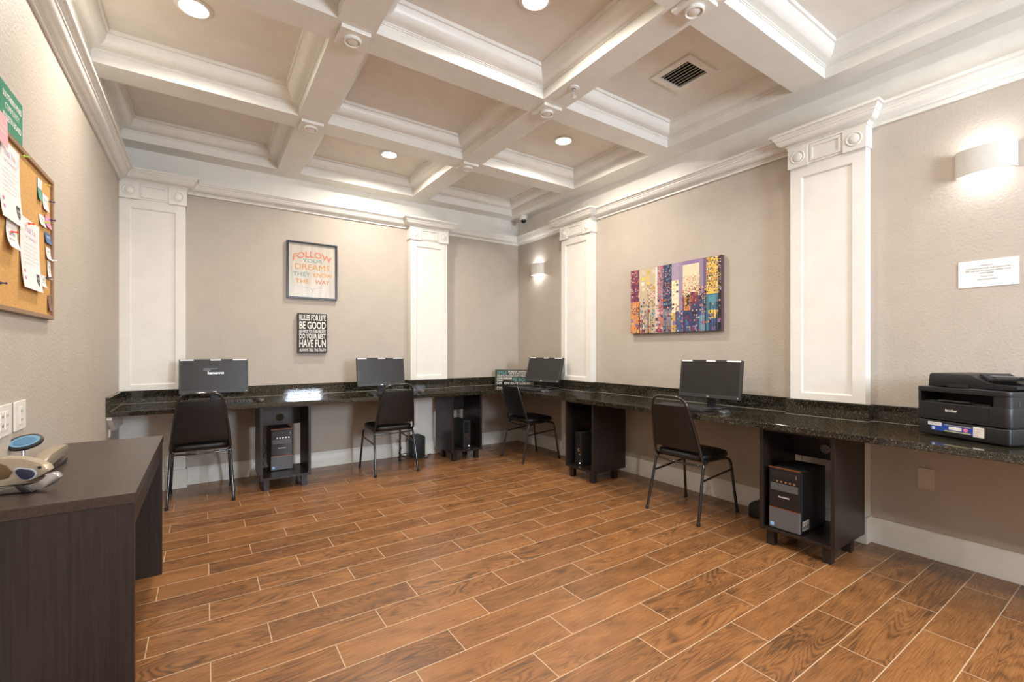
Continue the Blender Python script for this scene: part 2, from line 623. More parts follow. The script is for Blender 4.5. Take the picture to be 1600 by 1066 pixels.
# ---- pilasters. Built in a local frame: u along the wall, v out of the wall, z up
def pilaster(name, lo, hi, place):
    """place(u, v, z) -> world."""
    W = hi - lo
    dep = D if place(0, 0, 0)[0] > 3 else YB - PY
    f = lambda q: place(q[0], q[1], q[2])
    st = 0.07
    o = MB()

    def bx(m, a, b, c, d, e, g, bev=0):
        m.box(a, b, c, d, e, g, bevel=bev)
    core = MB()
    bx(core, 0, W, 0.001, dep - 0.012, 0.0, 2.60)
    # stiles and rails standing proud of the sunk panel, above and below the worktop
    for z0, z1, rb, rt in ((0.866, 2.47, 0.045, 0.075), (0.155, 0.72, 0.04, 0.04)):
        bx(core, 0, st, dep - .012, dep, z0, z1)
        bx(core, W - st, W, dep - .012, dep, z0, z1)
        bx(core, st, W - st, dep - .012, dep, z0, z0 + rb)
        bx(core, st, W - st, dep - .012, dep, z1 - rt, z1)
    root = None
    core.xf(Matrix.Identity(4))
    for v in core.bm.verts:
        v.co = Vector(f(v.co))
    root = core.build(name, WHITE, kind='structure')
    # inner moulding round the panel
    m = MB()
    r = 0.008
    z0, z1 = 0.866 + 0.045, 2.47 - 0.075
    for a, b in (((st, z0), (W - st, z0)), ((W - st, z0), (W - st, z1)), ((W - st, z1), (st, z1)), ((st, z1), (st, z0))):
        m.tube([(a[0], dep - .010, a[1]), (b[0], dep - .010, b[1])], r, n=8)
    for v in m.bm.verts:
        v.co = Vector(f(v.co))
    m.build('panel_moulding', WHITE, root, smooth=40)
    # capital
    m = MB()
    a, b = -0.010, W + 0.010
    if name == 'trim_3':
        a = 0.0
    bx(m, a, b, 0.001, dep + .008, 2.47, 2.60)
    for k in (a, b - 0.13):
        bx(m, k, k + 0.13, dep + .008, dep + .018, 2.462, 2.597, 0.003)
    mid0, mid1 = a + 0.14, b - 0.14
    for (p0, p1, q0, q1) in ((mid0, mid1, 2.575, 2.592), (mid0, mid1, 2.483, 2.496), (mid0, mid0 + .014, 2.4965, 2.5745), (mid1 - .014, mid1, 2.4965, 2.5745)):
        bx(m, p0, p1, dep + .0085, dep + .015, q0, q1)
    for v in m.bm.verts:
        v.co = Vector(f(v.co))
    cp = m.build('capital', WHITE, root)
    for k in (a + 0.065, b - 0.065):
        m = MB()
        m.lathe([(0.044, 0.0), (0.044, 0.004), (0.040, 0.006), (0.036, 0.004), (0.033, 0.0005), (0.030, 0.0005), (0.029, 0.005), (0.025, 0.008), (0.001, 0.009)], n=28, c=(k, dep + .018, 2.532), axis='Y')
        for v in m.bm.verts:
            v.co = Vector(f(v.co))
        m.build('rosette', WHITE, cp, smooth=50)
    m = MB()
    bx(m, -.012 if name != 'trim_3' else 0, W + .012, 0.001, dep + .014, 0, 0.165, 0.004)
    for v in m.bm.verts:
        v.co = Vector(f(v.co))
    m.build('plinth', WHITE, root)
    return root


pilaster('trim_3', XL, -0.14, lambda u, v, z: (XL + .0005 + u, YB - v, z))
pilaster('trim_4', 1.93, 2.385, lambda u, v, z: (1.93 + u, YB - v, z))
pilaster('trim_5', 3.533, 4.014, lambda u, v, z: (XR - v, 4.014 - u, z))
pilaster('trim_6', 1.106, 1.544, lambda u, v, z: (XR - v, 1.544 - u, z))

# ---- coffered ceiling
XC = [(-0.56, 0.57), (0.77, 1.92), (2.12, 3.25)]
YC = [(-2.26, -1.28), (-1.09, -0.10), (0.09, 1.27), (1.46, 2.45), (2.64, 3.63), (3.825, 4.81)]
YC = [(-2.26, -1.10), (-0.90, 0.09), (0.28, 1.27), (1.46, 2.45), (2.64, 3.63), (3.825, 4.81)]
pn = MB()
pn.box(XL - .05, XR + .05, YF - .05, YB + .05, ZC, ZC + .1)
pn.build('ceiling', CEIL, kind='structure')
bmz = MB()
xs = [XL] + [v for c in XC for v in c] + [XR]
ys = [YF] + [v for c in YC for v in c] + [YB]
for i in range(0, len(xs), 2):
    bmz.box(xs[i], xs[i + 1], YF, YB, ZB, ZC)
for j in range(0, len(ys), 2):
    for c in XC:
        bmz.box(c[0], c[1], ys[j], ys[j + 1], ZB, ZC)
beams = bmz.build('trim_7', WHITE, kind='structure')
mo = MB()
cof = [(0.0, 2.984), (0.005, 2.984), (0.005, 2.990), (0.011, 2.991), (0.011, 2.998), (0.020, 3.000)] + [(x, z) for x, z in arc(0.020, 3.062, 0.062, -88, -8, 8)] + [(0.084, 3.062), (0.084, 3.068), (0.094, 3.070), (0.096, 3.078), (0.096, ZC)]
for c in XC:
    for r in YC:
        mo.sweep([(c[0], r[0]), (c[0], r[1]), (c[1], r[1]), (c[1], r[0])], cof, closed=True)
mo.build('trim_8', WHITE, smooth=30, kind='structure')
# square blocks with round rosettes under the beam crossings
ros = None
for i in (2, 4):
    for j in range(2, len(ys) - 2, 2):
        cx, cy = (xs[i] + xs[i + 1]) / 2, (ys[j] + ys[j + 1]) / 2
        if ros is None:
            m = MB()
            h = 0.078
            m.box(-h, h, -h, h, -0.022, -0.0005, bevel=0.003)
            ros = m.build('rosette_block', WHITE, beams, loc=(cx, cy, ZB))
            m = MB()
            m.lathe([(0.047, -0.022), (0.047, -0.036), (0.041, -0.039), (0.036, -0.036), (0.034, -0.025), (0.032, -0.024), (0.031, -0.032), (0.024, -0.036), (0.001, -0.038)], n=32)
            m.build('rosette', WHITE, ros, smooth=50)
        else:
            c = copy_tree(ros, beams)
            c.location = (cx, cy, ZB)

# ------------------------------------------------------------------ ceiling fittings
def can_light(x, y, label, k=1.0):
    t = thing('recessed_light', label, 'ceiling light', (x, y, ZC), 0, 'recessed lights in the ceiling coffers')
    m = MB()
    m.lathe([(0.064, -0.0005), (0.088, -0.0005), (0.090, -0.004), (0.084, -0.009), (0.070, -0.011), (0.064, -0.006)], n=36, cap=False)
    m.build('trim_ring', WHITE, t, smooth=40)
    m = MB()
    m.lathe([(0.001, -0.003), (0.066, -0.003)], n=36, cap=False)
    m.build('lens', LAMPGLOW, t)
    lamp('bulb', 'AREA', (0, 0, -0.012), CAN_W * k, (1.0, 0.915, 0.815), t, shape='DISK', size=0.13, spread=math.radians(160))
    return t


can_light(-0.05, 3.05, 'round recessed ceiling light in the left coffer, at the top left of the photo')
can_light(1.47, 4.28, 'round recessed ceiling light in the back coffer above the two framed signs')
can_light(2.67, 3.12, 'round recessed ceiling light in the coffer beyond the air vent')
can_light(1.47, 1.95, 'round recessed ceiling light cut by the top edge of the photo')
for x, y, lb_ in ((-0.02, 0.78, 'round recessed ceiling light in the left coffer just overhead of the desk end'), (2.68, 0.78, 'round recessed ceiling light above the printer, over the top edge of the photo'), (1.36, -0.40, 'unseen recessed ceiling light added in the middle coffer behind the camera'), (0.0, -1.68, 'unseen recessed ceiling light added by the door behind the camera'), (2.68, -1.68, 'unseen recessed ceiling light added by the window behind the camera')):
    can_light(x, y, lb_, 0.2 if y > 0 else 1.0)  # lamps behind the camera are unseen, added along the coffer pattern for their light

# air vent in the right coffer
t = thing('air_vent', 'white square ceiling air vent with dark louvre slots', 'vent', (2.705, 1.91, ZC))
m = MB()
a, b = 0.153, 0.108
for q in ((-a, a, -a, -b), (-a, a, b, a), (-a, -b, -b, b), (b, a, -b, b)):
    m.box(q[0], q[1], q[2], q[3], -0.012, -0.0008)
m.build('vent_frame', WHITE, t)
MB().box(-b, b, -b, b, -0.003, -0.0008).build('backing', plain('vent_dark', (0.01, 0.01, 0.01), 0.8), t)
for k in range(7):
    x = -b + 0.018 + k * 0.030
    mm = Matrix.Translation((x, 0, -0.009)) @ Matrix.Rotation(math.radians(-38), 4, 'Y')
    MB().box(-0.010, 0.010, -b, b, -0.0012, 0.0012, mat=mm).build('louvre', WHITE, t)
for sy in (-1, 1):
    MB().lathe([(0.004, -0.0145), (0.0045, -0.0118)], n=12, c=(0, sy * 0.13, 0)).build('screw', CHROME, t)

# sprinkler under the beam
t = thing('fire_sprinkler', 'small chrome fire sprinkler head under the white ceiling beam', 'sprinkler', (2.0, 2.235, ZB))
MB().lathe([(0.001, -0.0005), (0.036, -0.001), (0.034, -0.006), (0.016, -0.010), (0.012, -0.004)], n=28, cap=False).build('escutcheon', WHITE, t, smooth=40)
m = MB().lathe([(0.009, -0.004), (0.009, -0.022), (0.005, -0.024), (0.004, -0.05)], n=14)
m.tube([(0.009, 0, -0.02), (0.014, 0, -0.035), (0.004, 0, -0.055)], 0.0022, n=6).tube([(-0.009, 0, -0.02), (-0.014, 0, -0.035), (-0.004, 0, -0.055)], 0.0022, n=6)
m.build('sprinkler_head', CHROME, t, smooth=40)
m = MB().lathe([(0.004, -0.054), (0.016, -0.055), (0.018, -0.057), (0.004, -0.058)], n=18)
m.build('deflector', CHROME, t)

# security camera under the beam in the far right corner
t = thing('security_camera', 'small white dome security camera hanging in the far corner above the crown moulding', 'camera', (3.37, 4.72, ZB))
MB().lathe([(0.050, -0.0005), (0.052, -0.012), (0.050, -0.050), (0.046, -0.056)], n=32).build('housing', WHITE, t, smooth=40)
MB().lathe([(0.036, -0.055)] + [(0.036 * math.cos(a), -0.057 - 0.036 * math.sin(a)) for a in [i * PI / 16 for i in range(1, 8)]] + [(0.001, -0.093)], n=28).build('dome', plain('smoked_dome', (0.01, 0.01, 0.01), 0.08), t, smooth=60)


# ---- sconces on the right wall
def sconce(y, label):
    t = thing('wall_sconce', label, 'wall light', (XR - 0.001, y, 2.152), 0, 'white curved wall sconces')
    W, H, Dp = 0.118, 0.136, 0.066
    out = [(-Dp * math.sin(a) - 0.014, W * math.cos(a)) for a in [PI * i / 20 for i in range(21)]]
    inn = [(x * 0.93 + 0.0, y_ * 0.95) for x, y_ in out]
    out = [(0, W)] + out + [(0, -W)]
    inn = [(0, W * .95)] + inn + [(0, -W * .95)]
    m = MB()
    n = len(out)
    O0 = [m.bm.verts.new((p[0], p[1], 0)) for p in out]
    O1 = [m.bm.verts.new((p[0], p[1], H)) for p in out]
    I0 = [m.bm.verts.new((p[0], p[1], 0)) for p in inn]
    I1 = [m.bm.verts.new((p[0], p[1], H)) for p in inn]
    for i in range(n - 1):
        j = i + 1
        for q in ((O0[i], O0[j], O1[j], O1[i]), (I0[j], I0[i], I1[i], I1[j]), (O1[i], O1[j], I1[j], I1[i]), (O0[j], O0[i], I0[i], I0[j])):
            m.bm.faces.new(q)
    m.build('shade', plain('white_ceramic', (0.62, 0.60, 0.56), 0.5), t, smooth=50)
    MB().box(-0.006, -0.0005, -W * .85, W * .85, 0.03, H - 0.03).build('back_plate', WHITE, t)
    MB().tube([(-0.006, 0, 0.068), (-0.02, 0, 0.068)], 0.012, n=12).build('lamp_holder', WHITE, t)
    MB().lathe([(0.001, -0.030), (0.012, -0.026), (0.015, -0.012), (0.013, 0.012), (0.001, 0.020)], n=16, c=(-0.048, 0, 0.066)).build('bulb', plain('bulb_glow', (1, 1, 1), 0.4, emis=(1, 0.97, 0.93), estr=6), t, smooth=60)
    for s, rx in ((1, PI), (-1, 0)):
        lamp('bulb_light', 'AREA', (-0.048, 0, 0.068 + s * 0.034), SCONCE_W, (0.95, 0.97, 1.0), t, shape='DISK', size=0.03, rot=(rx, 0, 0))
    return t


sconce(0.595, 'white half-round wall sconce above the taped paper notice')
sconce(4.545, 'white half-round wall sconce in the far corner, glowing between wall corner and pilaster')
sconce(-1.3, 'unseen white half-round wall sconce added behind the view')  # out of view, added for the light it gives

# ------------------------------------------------------------------ granite worktop along two walls
YE, XE, ZT, ZU = 4.30, 2.83, 0.76, 0.722
g = 0.0015
out = [(XL + g, 5.0 - g), (XL + g, YE), (XE - 0.10, YE)] + arc(XE - 0.10, YE - 0.10, 0.10, 90, 0, 5)[1:] + [(XE, -0.9), (XR - g, -0.9)]
# along the right wall, back round the pilasters
out += [(XR - g, 1.106 - g), (PX - .022, 1.106 - g - .02), (PX - .022, 1.544 + g + .02), (XR - g, 1.544 + g)]
out = [(XL + g, PY - g - .0), (XL + g, YE), (XE - 0.10, YE)] + arc(XE - 0.10, YE - 0.10, 0.10, 90, 0, 5)[1:] + [(XE, -0.9), (XR - g, -0.9),
      (XR - g, 1.106 - g), (PX - g, 1.106 - g), (PX - g, 1.544 + g), (XR - g, 1.544 + g), (XR - g, 3.533 - g), (PX - g, 3.533 - g), (PX - g, 4.014 + g), (XR - g, 4.014 + g),
      (XR - g, YB - g), (2.385 + g, YB - g), (2.385 + g, PY - g), (1.93 - g, PY - g), (1.93 - g, YB - g), (-0.14 + g, YB - g), (-0.14 + g, PY - g)]
m = MB().prism(out, ZU, ZT, 'Z', bevel=0.006, seg=3)
top = m.build('granite_worktop', GRANITE, None)
tag(top, 'long dark speckled granite worktop running round two walls', 'worktop')
sp = [(XL + g, YE - .005), (XL + g, PY - g), (-0.14 + g, PY - g), (-0.14 + g, YB - g), (1.93 - g, YB - g), (1.93 - g, PY - g), (2.385 + g, PY - g), (2.385 + g, YB - g), (XR - g, YB - g),
      (XR - g, 4.014 + g), (PX - g, 4.014 + g), (PX - g, 3.533 - g), (XR - g, 3.533 - g), (XR - g, 1.544 + g), (PX - g, 1.544 + g), (PX - g, 1.106 - g), (XR - g, 1.106 - g), (XR - g, -0.9)]
MB().sweep(sp, [(0.0, ZT + .0005), (0.020, ZT + .0005), (0.020, 0.861), (0.017, 0.864), (0.0, 0.864)], solid=True).build('backsplash', GRANITE, top)
MB().sweep(sp, [(0.020, ZT + .0004), (0.0215, ZT + .0004), (0.020, ZT + .002)], solid=True).build('caulk_line', plain('tan_caulk', (0.26, 0.23, 0.18), .4), top)
# wall cleat that carries the left end, and the small plate below it
m = MB().prism([(4.32, 0.7215), (4.32, 0.70), (4.50, 0.60), (4.86, 0.60), (4.86, 0.7215)][::-1], XL + .001, XL + .03, 'X')
tag(m.build('support_bracket', WHITE), 'painted wedge bracket under the left end of the granite worktop', 'bracket')
t = thing('wall_plate', 'small wall plate under the left end of the granite worktop', 'wall plate', (XL + .001, 4.44, 0.62))
MB().box(0, 0.006, -0.036, 0.036, -0.058, 0.0, bevel=0.002).build('plate', PLATE, t)
MB().box(0.006, 0.009, -0.016, 0.016, -0.045, -0.013, bevel=0.001).build('socket_face', PLATE, t)


# ------------------------------------------------------------------ computer cabinets under the worktop
def cabinet(loc, rz, w, label):
    """Local: opening faces -y, origin at floor, front middle."""
    t = thing('computer_cabinet', label, 'cabinet', loc, rz, 'espresso cabinets under the worktop')
    d, z0, z1, th = 0.42, 0.094, ZU - .0015, 0.022
    h = w / 2
    for s in (-1, 1):
        MB().box(s * h - (th if s > 0 else 0), s * h + (th if s < 0 else 0), 0, d, z0, z1, bevel=0.0012).build('side_panel', ESPRESSO, t)
    MB().box(-h + th, h - th, 0.002, d, z0 + .001, z0 + .020, bevel=0.001).build('bottom_shelf', ESPRESSO, t)
    MB().box(-h + th, h - th, 0.004, d, z1 - .014, z1 - .001, bevel=0.001).build('top_panel', ESPRESSO, t)
    # back rail with a round cable hole
    m = MB()
    zr0, zr1, cx, cz, r = z1 - .215, z1 - .014, 0.0, z1 - .150, 0.032
    n = 32
    ring = [(cx + r * math.cos(2 * PI * k / n), cz + r * math.sin(2 * PI * k / n)) for k in range(n)]

    def edge(a):
        c, s_ = math.cos(a), math.sin(a)
        k = 1e9
        if c > 1e-9:
            k = min(k, (h - th - cx) / c)
        if c < -1e-9:
            k = min(k, (-h + th - cx) / c)
        if s_ > 1e-9:
            k = min(k, (zr1 - cz) / s_)
        if s_ < -1e-9:
            k = min(k, (zr0 - cz) / s_)
        return (cx + c * k, cz + s_ * k)
    angs = sorted(set([2 * PI * k / n for k in range(n)] + [math.atan2(zz - cz, xx - cx) % (2 * PI) for xx in (-h + th, h - th) for zz in (zr0, zr1)]))
    for y in (d - .018, d - .004):
        I = [m.bm.verts.new((cx + r * math.cos(a), y, cz + r * math.sin(a))) for a in angs]
        E_ = [m.bm.verts.new((edge(a)[0], y, edge(a)[1])) for a in angs]
        for i in range(len(angs)):
            j = (i + 1) % len(angs)
            m.bm.faces.new((I[i], I[j], E_[j], E_[i]))
        if y < d - .01:
            I0, E0 = I, E_
    for i in range(len(angs)):
        j = (i + 1) % len(angs)
        m.bm.faces.new((I0[i], I0[j], I[j], I[i]))
        m.bm.faces.new((E0[i], E0[j], E_[j], E_[i]))
    br = m.build('back_rail', ESPRESSO, t)
    m = MB()
    m.tube([(cx + (r + .001) * math.cos(2 * PI * k / 24), d - .019, cz + (r + .001) * math.sin(2 * PI * k / 24)) for k in range(24)], 0.003, n=6, closed=True)
    m.build('grommet', BLACK, br, smooth=60)
    for sx in (-1, 1):
        for y in (0.028, d - 0.125):
            x = sx * (h - 0.028)
            MB().box(min(x, x - sx * .046), max(x, x - sx * .046), y, y + .046, 0.0, z0 - .0005, bevel=0.002).build('leg', ESPRESSO, t)
    return t


cabinet((0.585, 4.36, 0), 0, 0.40, 'dark wood computer cabinet under the granite beside the leftmost chair')
cabinet((2.385, 4.40, 0), 0, 0.375, 'dark wood computer cabinet on the back wall near the room corner')
cabinet((2.872, 3.140, 0), -PI / 2, 0.375, 'dark wood computer cabinet on the right wall left of the nearest chair')
cabinet((2.872, 1.280, 0), -PI / 2, 0.41, 'dark wood computer cabinet nearest the camera under the right-hand granite')

ORANGE = plain('orange_trim', (0.42, 0.13, 0.04), 0.22, metal=0.7)
GREYINK_ = plain('label_grey', (0.2, 0.2, 0.2), .6)
GLOSSB = plain('piano_black', (0.012, 0.012, 0.014), 0.12)
GUN = plain('gunmetal_plastic', (0.10, 0.10, 0.105), 0.35)


def tower(loc, rz, label):
    """Mid tower PC, front faces -y, origin bottom front middle."""
    t = thing('desktop_tower', label, 'computer', loc, rz, 'black and grey computer towers with orange lines')
    w, h, d = 0.089, 0.372, 0.335
    MB().box(-w, w, 0.014, d, 0.004, h - .006, bevel=0.004).build('case', BLACK_MATT, t)
    fp_ = MB().box(-w, w, 0.0, 0.014, 0.132, h, bevel=0.004).build('front_panel', GLOSSB, t)
    MB().box(-w, w, -0.001, 0.013, 0.004, 0.128, bevel=0.004).build('lower_grille', GUN, t)
    MB().box(-w + .002, w - .002, -0.002, 0.012, 0.1285, 0.1315).build('accent_line', ORANGE, t)
    MB().box(-w - .0005, w + .0005, -0.002, 0.012, h - .001, h + .003, bevel=0.001).build('top_accent', ORANGE, t)
    MB().box(-w + .012, w - .012, -0.002, 0.001, h - .058, h - .022, bevel=0.001).build('drive_tray', BLACK, fp_)
    MB().box(w - .024, w - .019, -0.003, 0.0, h - .05, h - .03, bevel=0.001).build('eject_button', CHROME, fp_)
    MB().box(-w + .012, w - .012, -0.0016, 0.001, h - .135, h - .092, bevel=0.001).build('card_reader_cover', plain('clear_smoke', (0.09, 0.092, 0.10), 0.12), fp_)
    m = MB()
    for k in range(5):
        m.box(-0.045 + k * .024, -0.033 + k * .024, -0.0022, 0.001, h - .084, h - .074)
    m.build('ports', CHROME, fp_)
    f = lambda x, y, k: (x, -0.0006 - k, y)
    lettering([('lenovo', -0.030, 0.030, 0.196, 0.207)], LABEL_WHITE, fp_, f, bold=0.02)
    MB().box(-w + .010, -w + .032, -0.0022, 0.0, 0.018, 0.038).build('sticker', plain('blue_sticker', (0.25, 0.5, 0.8), 0.3), t)
    sl = MB().box(w, w + .0008, 0.03, 0.11, 0.02, 0.075).build('side_label', LABEL_WHITE, t)
    m = MB()
    for k, (a, b) in enumerate(((.034, .050), (.054, .066), (.070, .082), (.086, .106))):
        m.box(w + .0008, w + .0012, a, b, .026, .044 + (k % 2) * .010)
        m.box(w + .0008, w + .0012, a, b - .003, .060, .064)
    m.build('label_print', GREYINK_, sl)
    return t


tower((0.580, 4.590, 0.1145), 0, 'tower computer with grey lower grille standing in the cabinet by the leftmost chair')
tower((2.885, 1.345, 0.1145), -PI / 2, 'tower computer with orange lines standing in the cabinet nearest the camera')


def slim(loc, rz, label):
    t = thing('slim_computer', label, 'computer', loc, rz, 'slim black computers')
    w, h, d = 0.045, 0.308, 0.29
    MB().box(-w, w, 0.012, d, 0.003, h, bevel=0.003).build('case', BLACK_MATT, t)
    MB().box(-w, w, 0.0, 0.012, 0.0, h + .002, bevel=0.003).build('front_bezel', BLACK, t)
    MB().box(-w + .012, w - .03, -0.002, 0.001, 0.17, h - .02, bevel=0.001).build('disc_drive', GLOSSB, t)
    m = MB()
    for k in range(4):
        m.box(-0.008, 0.02, -0.002, 0.001, 0.13 + k * .008, 0.134 + k * .008)
    m.build('ports', CHROME, t)
    MB().box(0.012, 0.032, -0.002, 0.001, 0.1, 0.112).build('badge', CHROME, t)
    MB().lathe([(0.005, -0.002), (0.005, 0.001)], n=14, c=(0.022, 0, 0.022), axis='Y').build('power_light', plain('white_led', (1, 1, 1), 0.3, emis=(0.9, 0.95, 1), estr=3), t)
    return t


slim((2.42, 4.47, 0.1145), 0, 'slim black computer standing in the cabinet near the room corner')
slim((2.935, 3.218, 0.1145), -PI / 2, 'slim black computer standing in the cabinet beyond the nearest chair')


# ------------------------------------------------------------------ chairs
def bend(pts, r=0.04, n=5):
    """Round the inner corners of a polyline."""
    P = [Vector(p) for p in pts]
    o = [P[0]]
    for i in range(1, len(P) - 1):
        a, b, c = P[i - 1], P[i], P[i + 1]
        r1 = min(r, (a - b).length * .45, (c - b).length * .45)
        p0 = b + (a - b).normalized() * r1
        p1 = b + (c - b).normalized() * r1
        for k in range(n + 1):
            u = k / n
            o.append(p0 * (1 - u) ** 2 + b * 2 * u * (1 - u) + p1 * u * u)
    o.append(P[-1])
    return o


def make_chair(label):
    t = thing('stacking_chair', label, 'chair', (0, 0, 0), 0, 'black padded stacking chairs')
    R = 0.0105

    def cap_(s, y, leg):
        MB().lathe([(0.013, 0.0), (0.0135, 0.022), (0.011, 0.025)], n=14, c=(s * .2152, y * 1.003, 0)).build('foot_cap', RUBBER, leg, smooth=40)
    for s in (-1, 1):
        lg = MB().tube(bend([(s * .215, -.243, 0.012), (s * .195, -.155, .405), (s * .190, -.09, .418)], .05), R, n=12).build('leg', TUBE, t, smooth=60)
        cap_(s, -.243, lg)
        lg = MB().tube(bend([(s * .215, .243, 0.012), (s * .195, .185, .40), (s * .190, .10, .418)], .05), R, n=12).build('leg', TUBE, t, smooth=60)
        cap_(s, .243, lg)
    m = MB()
    for s in (-1, 1):
        m.tube([(s * .190, -.10, .4165), (s * .190, .11, .4165)], R * .95, n=10)
        m.tube([(s * .2005, -.183, .29), (s * .2005, .207, .325)], R * .72, n=8)
    m.tube([(-.19, -.10, .408), (.19, -.10, .408)], R * .8, n=8)
    m.tube([(-.19, .11, .408), (.19, .11, .408)], R * .8, n=8)
    m.tube(bend([(-.192, -.168, .395), (-.05, -.185, .392), (.05, -.185, .392), (.192, -.168, .395)], .05), R * .7, n=8)
    m.build('seat_frame', TUBE, t, smooth=60)
    # back frame: one bent tube
    bf = [(-.185, -.10, .405), (-.198, -.165, .425), (-.176, -.215, .62), (-.135, -.287, .872), (.135, -.287, .872), (.176, -.215, .62), (.198, -.165, .425), (.185, -.10, .405)]
    MB().tube(bend(bf, .075, 8), R, n=12).build('back_frame', TUBE, t, smooth=60)
    # seat cushion, rounded, a little wider in front
    m = MB()
    rings = []
    for z, k in ((.421, .90), (.424, .965), (.436, 1.0), (.452, 1.0), (.464, .965), (.470, .86), (.473, .6)):
        ring = []
        for i in range(48):
            a = 2 * PI * i / 48
            c, s_ = math.cos(a), math.sin(a)
            e = 0.42
            x = .203 * k * math.copysign(abs(c) ** e, c)
            y = .190 * k * math.copysign(abs(s_) ** e, s_)
            x *= 1 + 0.10 * (y / .19) * .5
            ring.append(m.bm.verts.new((x, y + .002, z)))
        rings.append(ring)
    for A, B in zip(rings, rings[1:]):
        for i in range(48):
            j = (i + 1) % 48
            m.bm.faces.new((A[i], A[j], B[j], B[i]))
    m.bm.faces.new(rings[0][::-1])
    m.bm.faces.new(rings[-1])
    m.build('seat', LEATHER, t, smooth=60)
    # backrest pad between the posts, leaning back
    m = MB()
    lay = []

    def pad(u, v):   # u -1..1, v 0..1
        z = .492 + .318 * v
        lean = -.188 - (z - .49) * .275
        hw = (.183 - .038 * v)
        return hw * u, lean + .012 * (1 - u * u) * -1, z
    NU, NV = 14, 10
    F_ = [[None] * (NV + 1) for _ in range(NU + 1)]
    B_ = [[None] * (NV + 1) for _ in range(NU + 1)]
    for i in range(NU + 1):
        for j in range(NV + 1):
            u, v = -1 + 2 * i / NU, j / NV
            # rounded corners
            du = max(0, abs(u) - .86) / .14
            dv = max(0, abs(v - .5) * 2 - .86) / .14
            x, y, z = pad(u, v)
            ed = math.sqrt(max(0, 1 - min(1, max(abs(u) ** 8, abs(2 * v - 1) ** 8))))
            th = .006 + .012 * ed
            F_[i][j] = m.bm.verts.new((x, y + th, z))
            B_[i][j] = m.bm.verts.new((x, y - .006 - .004 * ed, z))
    for i in range(NU):
        for j in range(NV):
            m.bm.faces.new((F_[i][j], F_[i + 1][j], F_[i + 1][j + 1], F_[i][j + 1]))
            m.bm.faces.new((B_[i][j], B_[i][j + 1], B_[i + 1][j + 1], B_[i + 1][j]))
    for i in range(NU):
        m.bm.faces.new((F_[i][0], B_[i][0], B_[i + 1][0], F_[i + 1][0]))
        m.bm.faces.new((F_[i][NV], F_[i + 1][NV], B_[i + 1][NV], B_[i][NV]))
    for j in range(NV):
        m.bm.faces.new((F_[0][j], F_[0][j + 1], B_[0][j + 1], B_[0][j]))
        m.bm.faces.new((F_[NU][j], B_[NU][j], B_[NU][j + 1], F_[NU][j + 1]))
    m.build('backrest', LEATHER, t, smooth=50)
    return t


ch = make_chair('black padded stacking chair in front of the monitor with the lit logo, leftmost')
ch.location = (-0.023, 4.512, 0)
for loc, rz, lb in (((1.545, 4.522, 0), 0.02, 'black padded stacking chair on the back wall, right of the grey-front tower'),
                    ((3.035, 4.122, 0), -PI / 2 - 0.02, 'black padded stacking chair in the far corner beside the colourful word sign'),
                    ((3.03, 2.07, 0), -PI / 2 + 0.01, 'black padded stacking chair nearest the camera, under the skyline painting')):
    c = copy_tree(ch)
    c.location, c.rotation_euler = loc, (0, 0, rz)
    c['label'] = lb


# ------------------------------------------------------------------ monitors, keyboards, mice
def make_monitor(label):
    """Screen faces -y; origin on the worktop under the stand."""
    t = thing('computer_monitor', label, 'monitor', (0, 0, 0), 0, 'black desktop monitors with white tape labels')
    W, H, th = 0.248, 0.292, 0.016
    z0 = 0.078
    tilt = math.radians(-7)
    M = Matrix.Translation((0, -0.03, z0)) @ Matrix.Rotation(tilt, 4, 'X')
    b = 0.016
    m = MB()
    m.box(-W, W, 0.004, 0.030, 0, H, bevel=0.004, mat=M)
    m.box(-W * .55, W * .55, 0.030, 0.048, 0.05, H - .06, bevel=0.006, mat=M)
    m.build('housing', BLACK, t)
    m = MB()
    for q in ((-W, W, 0, 0.026), (-W, W, H - b, H), (-W, -W + b, 0.026, H - b), (W - b, W, 0.026, H - b)):
        m.box(q[0], q[1], -0.003, 0.004, q[2], q[3], bevel=0.0012, mat=M)
    bz = m.build('bezel', DGREY, t)
    MB().box(-W + b, W - b, 0.0005, 0.004, 0.026, H - b, mat=M).build('screen', SCREEN, t)
    for x0, x1 in ((-W + .008, -W + .10), (-0.03, 0.045), (W - .115, W - .008)):
        MB().box(x0, x1, -0.0036, -0.003, H - b + .003, H - .002, mat=M).build('tape_label', LABEL_WHITE, bz)
    MB().box(-0.012, 0.012, -0.0036, -0.003, 0.008, 0.016, mat=M).build('logo_badge', CHROME, bz)
    MB().box(W - .02, W - .014, -0.0036, -0.003, 0.010, 0.014, mat=M).build('power_light', plain('green_led', (0.3, 0.6, 0.4), 0.3, emis=(0.5, 0.9, 0.6), estr=1), bz)
    MB().box(-0.030, 0.030, 0.008, 0.030, 0.008, 0.17, bevel=0.004).build('stand_neck', BLACK, t)
    m = MB()
    m.prism([(0.115 * math.copysign(abs(math.cos(a)) ** .6, math.cos(a)), 0.01 + 0.085 * math.copysign(abs(math.sin(a)) ** .6, math.sin(a))) for a in [2 * PI * i / 32 for i in range(32)]], 0.0005, 0.010, 'Z', bevel=0.003)
    m.build('stand_base', BLACK, t, smooth=40)
    return t, M


def place(o, loc, rz, label=None, grp=None):
    c = copy_tree(o)
    c.location, c.rotation_euler = loc, (0, 0, rz)
    if label:
        c['label'] = label
    return c


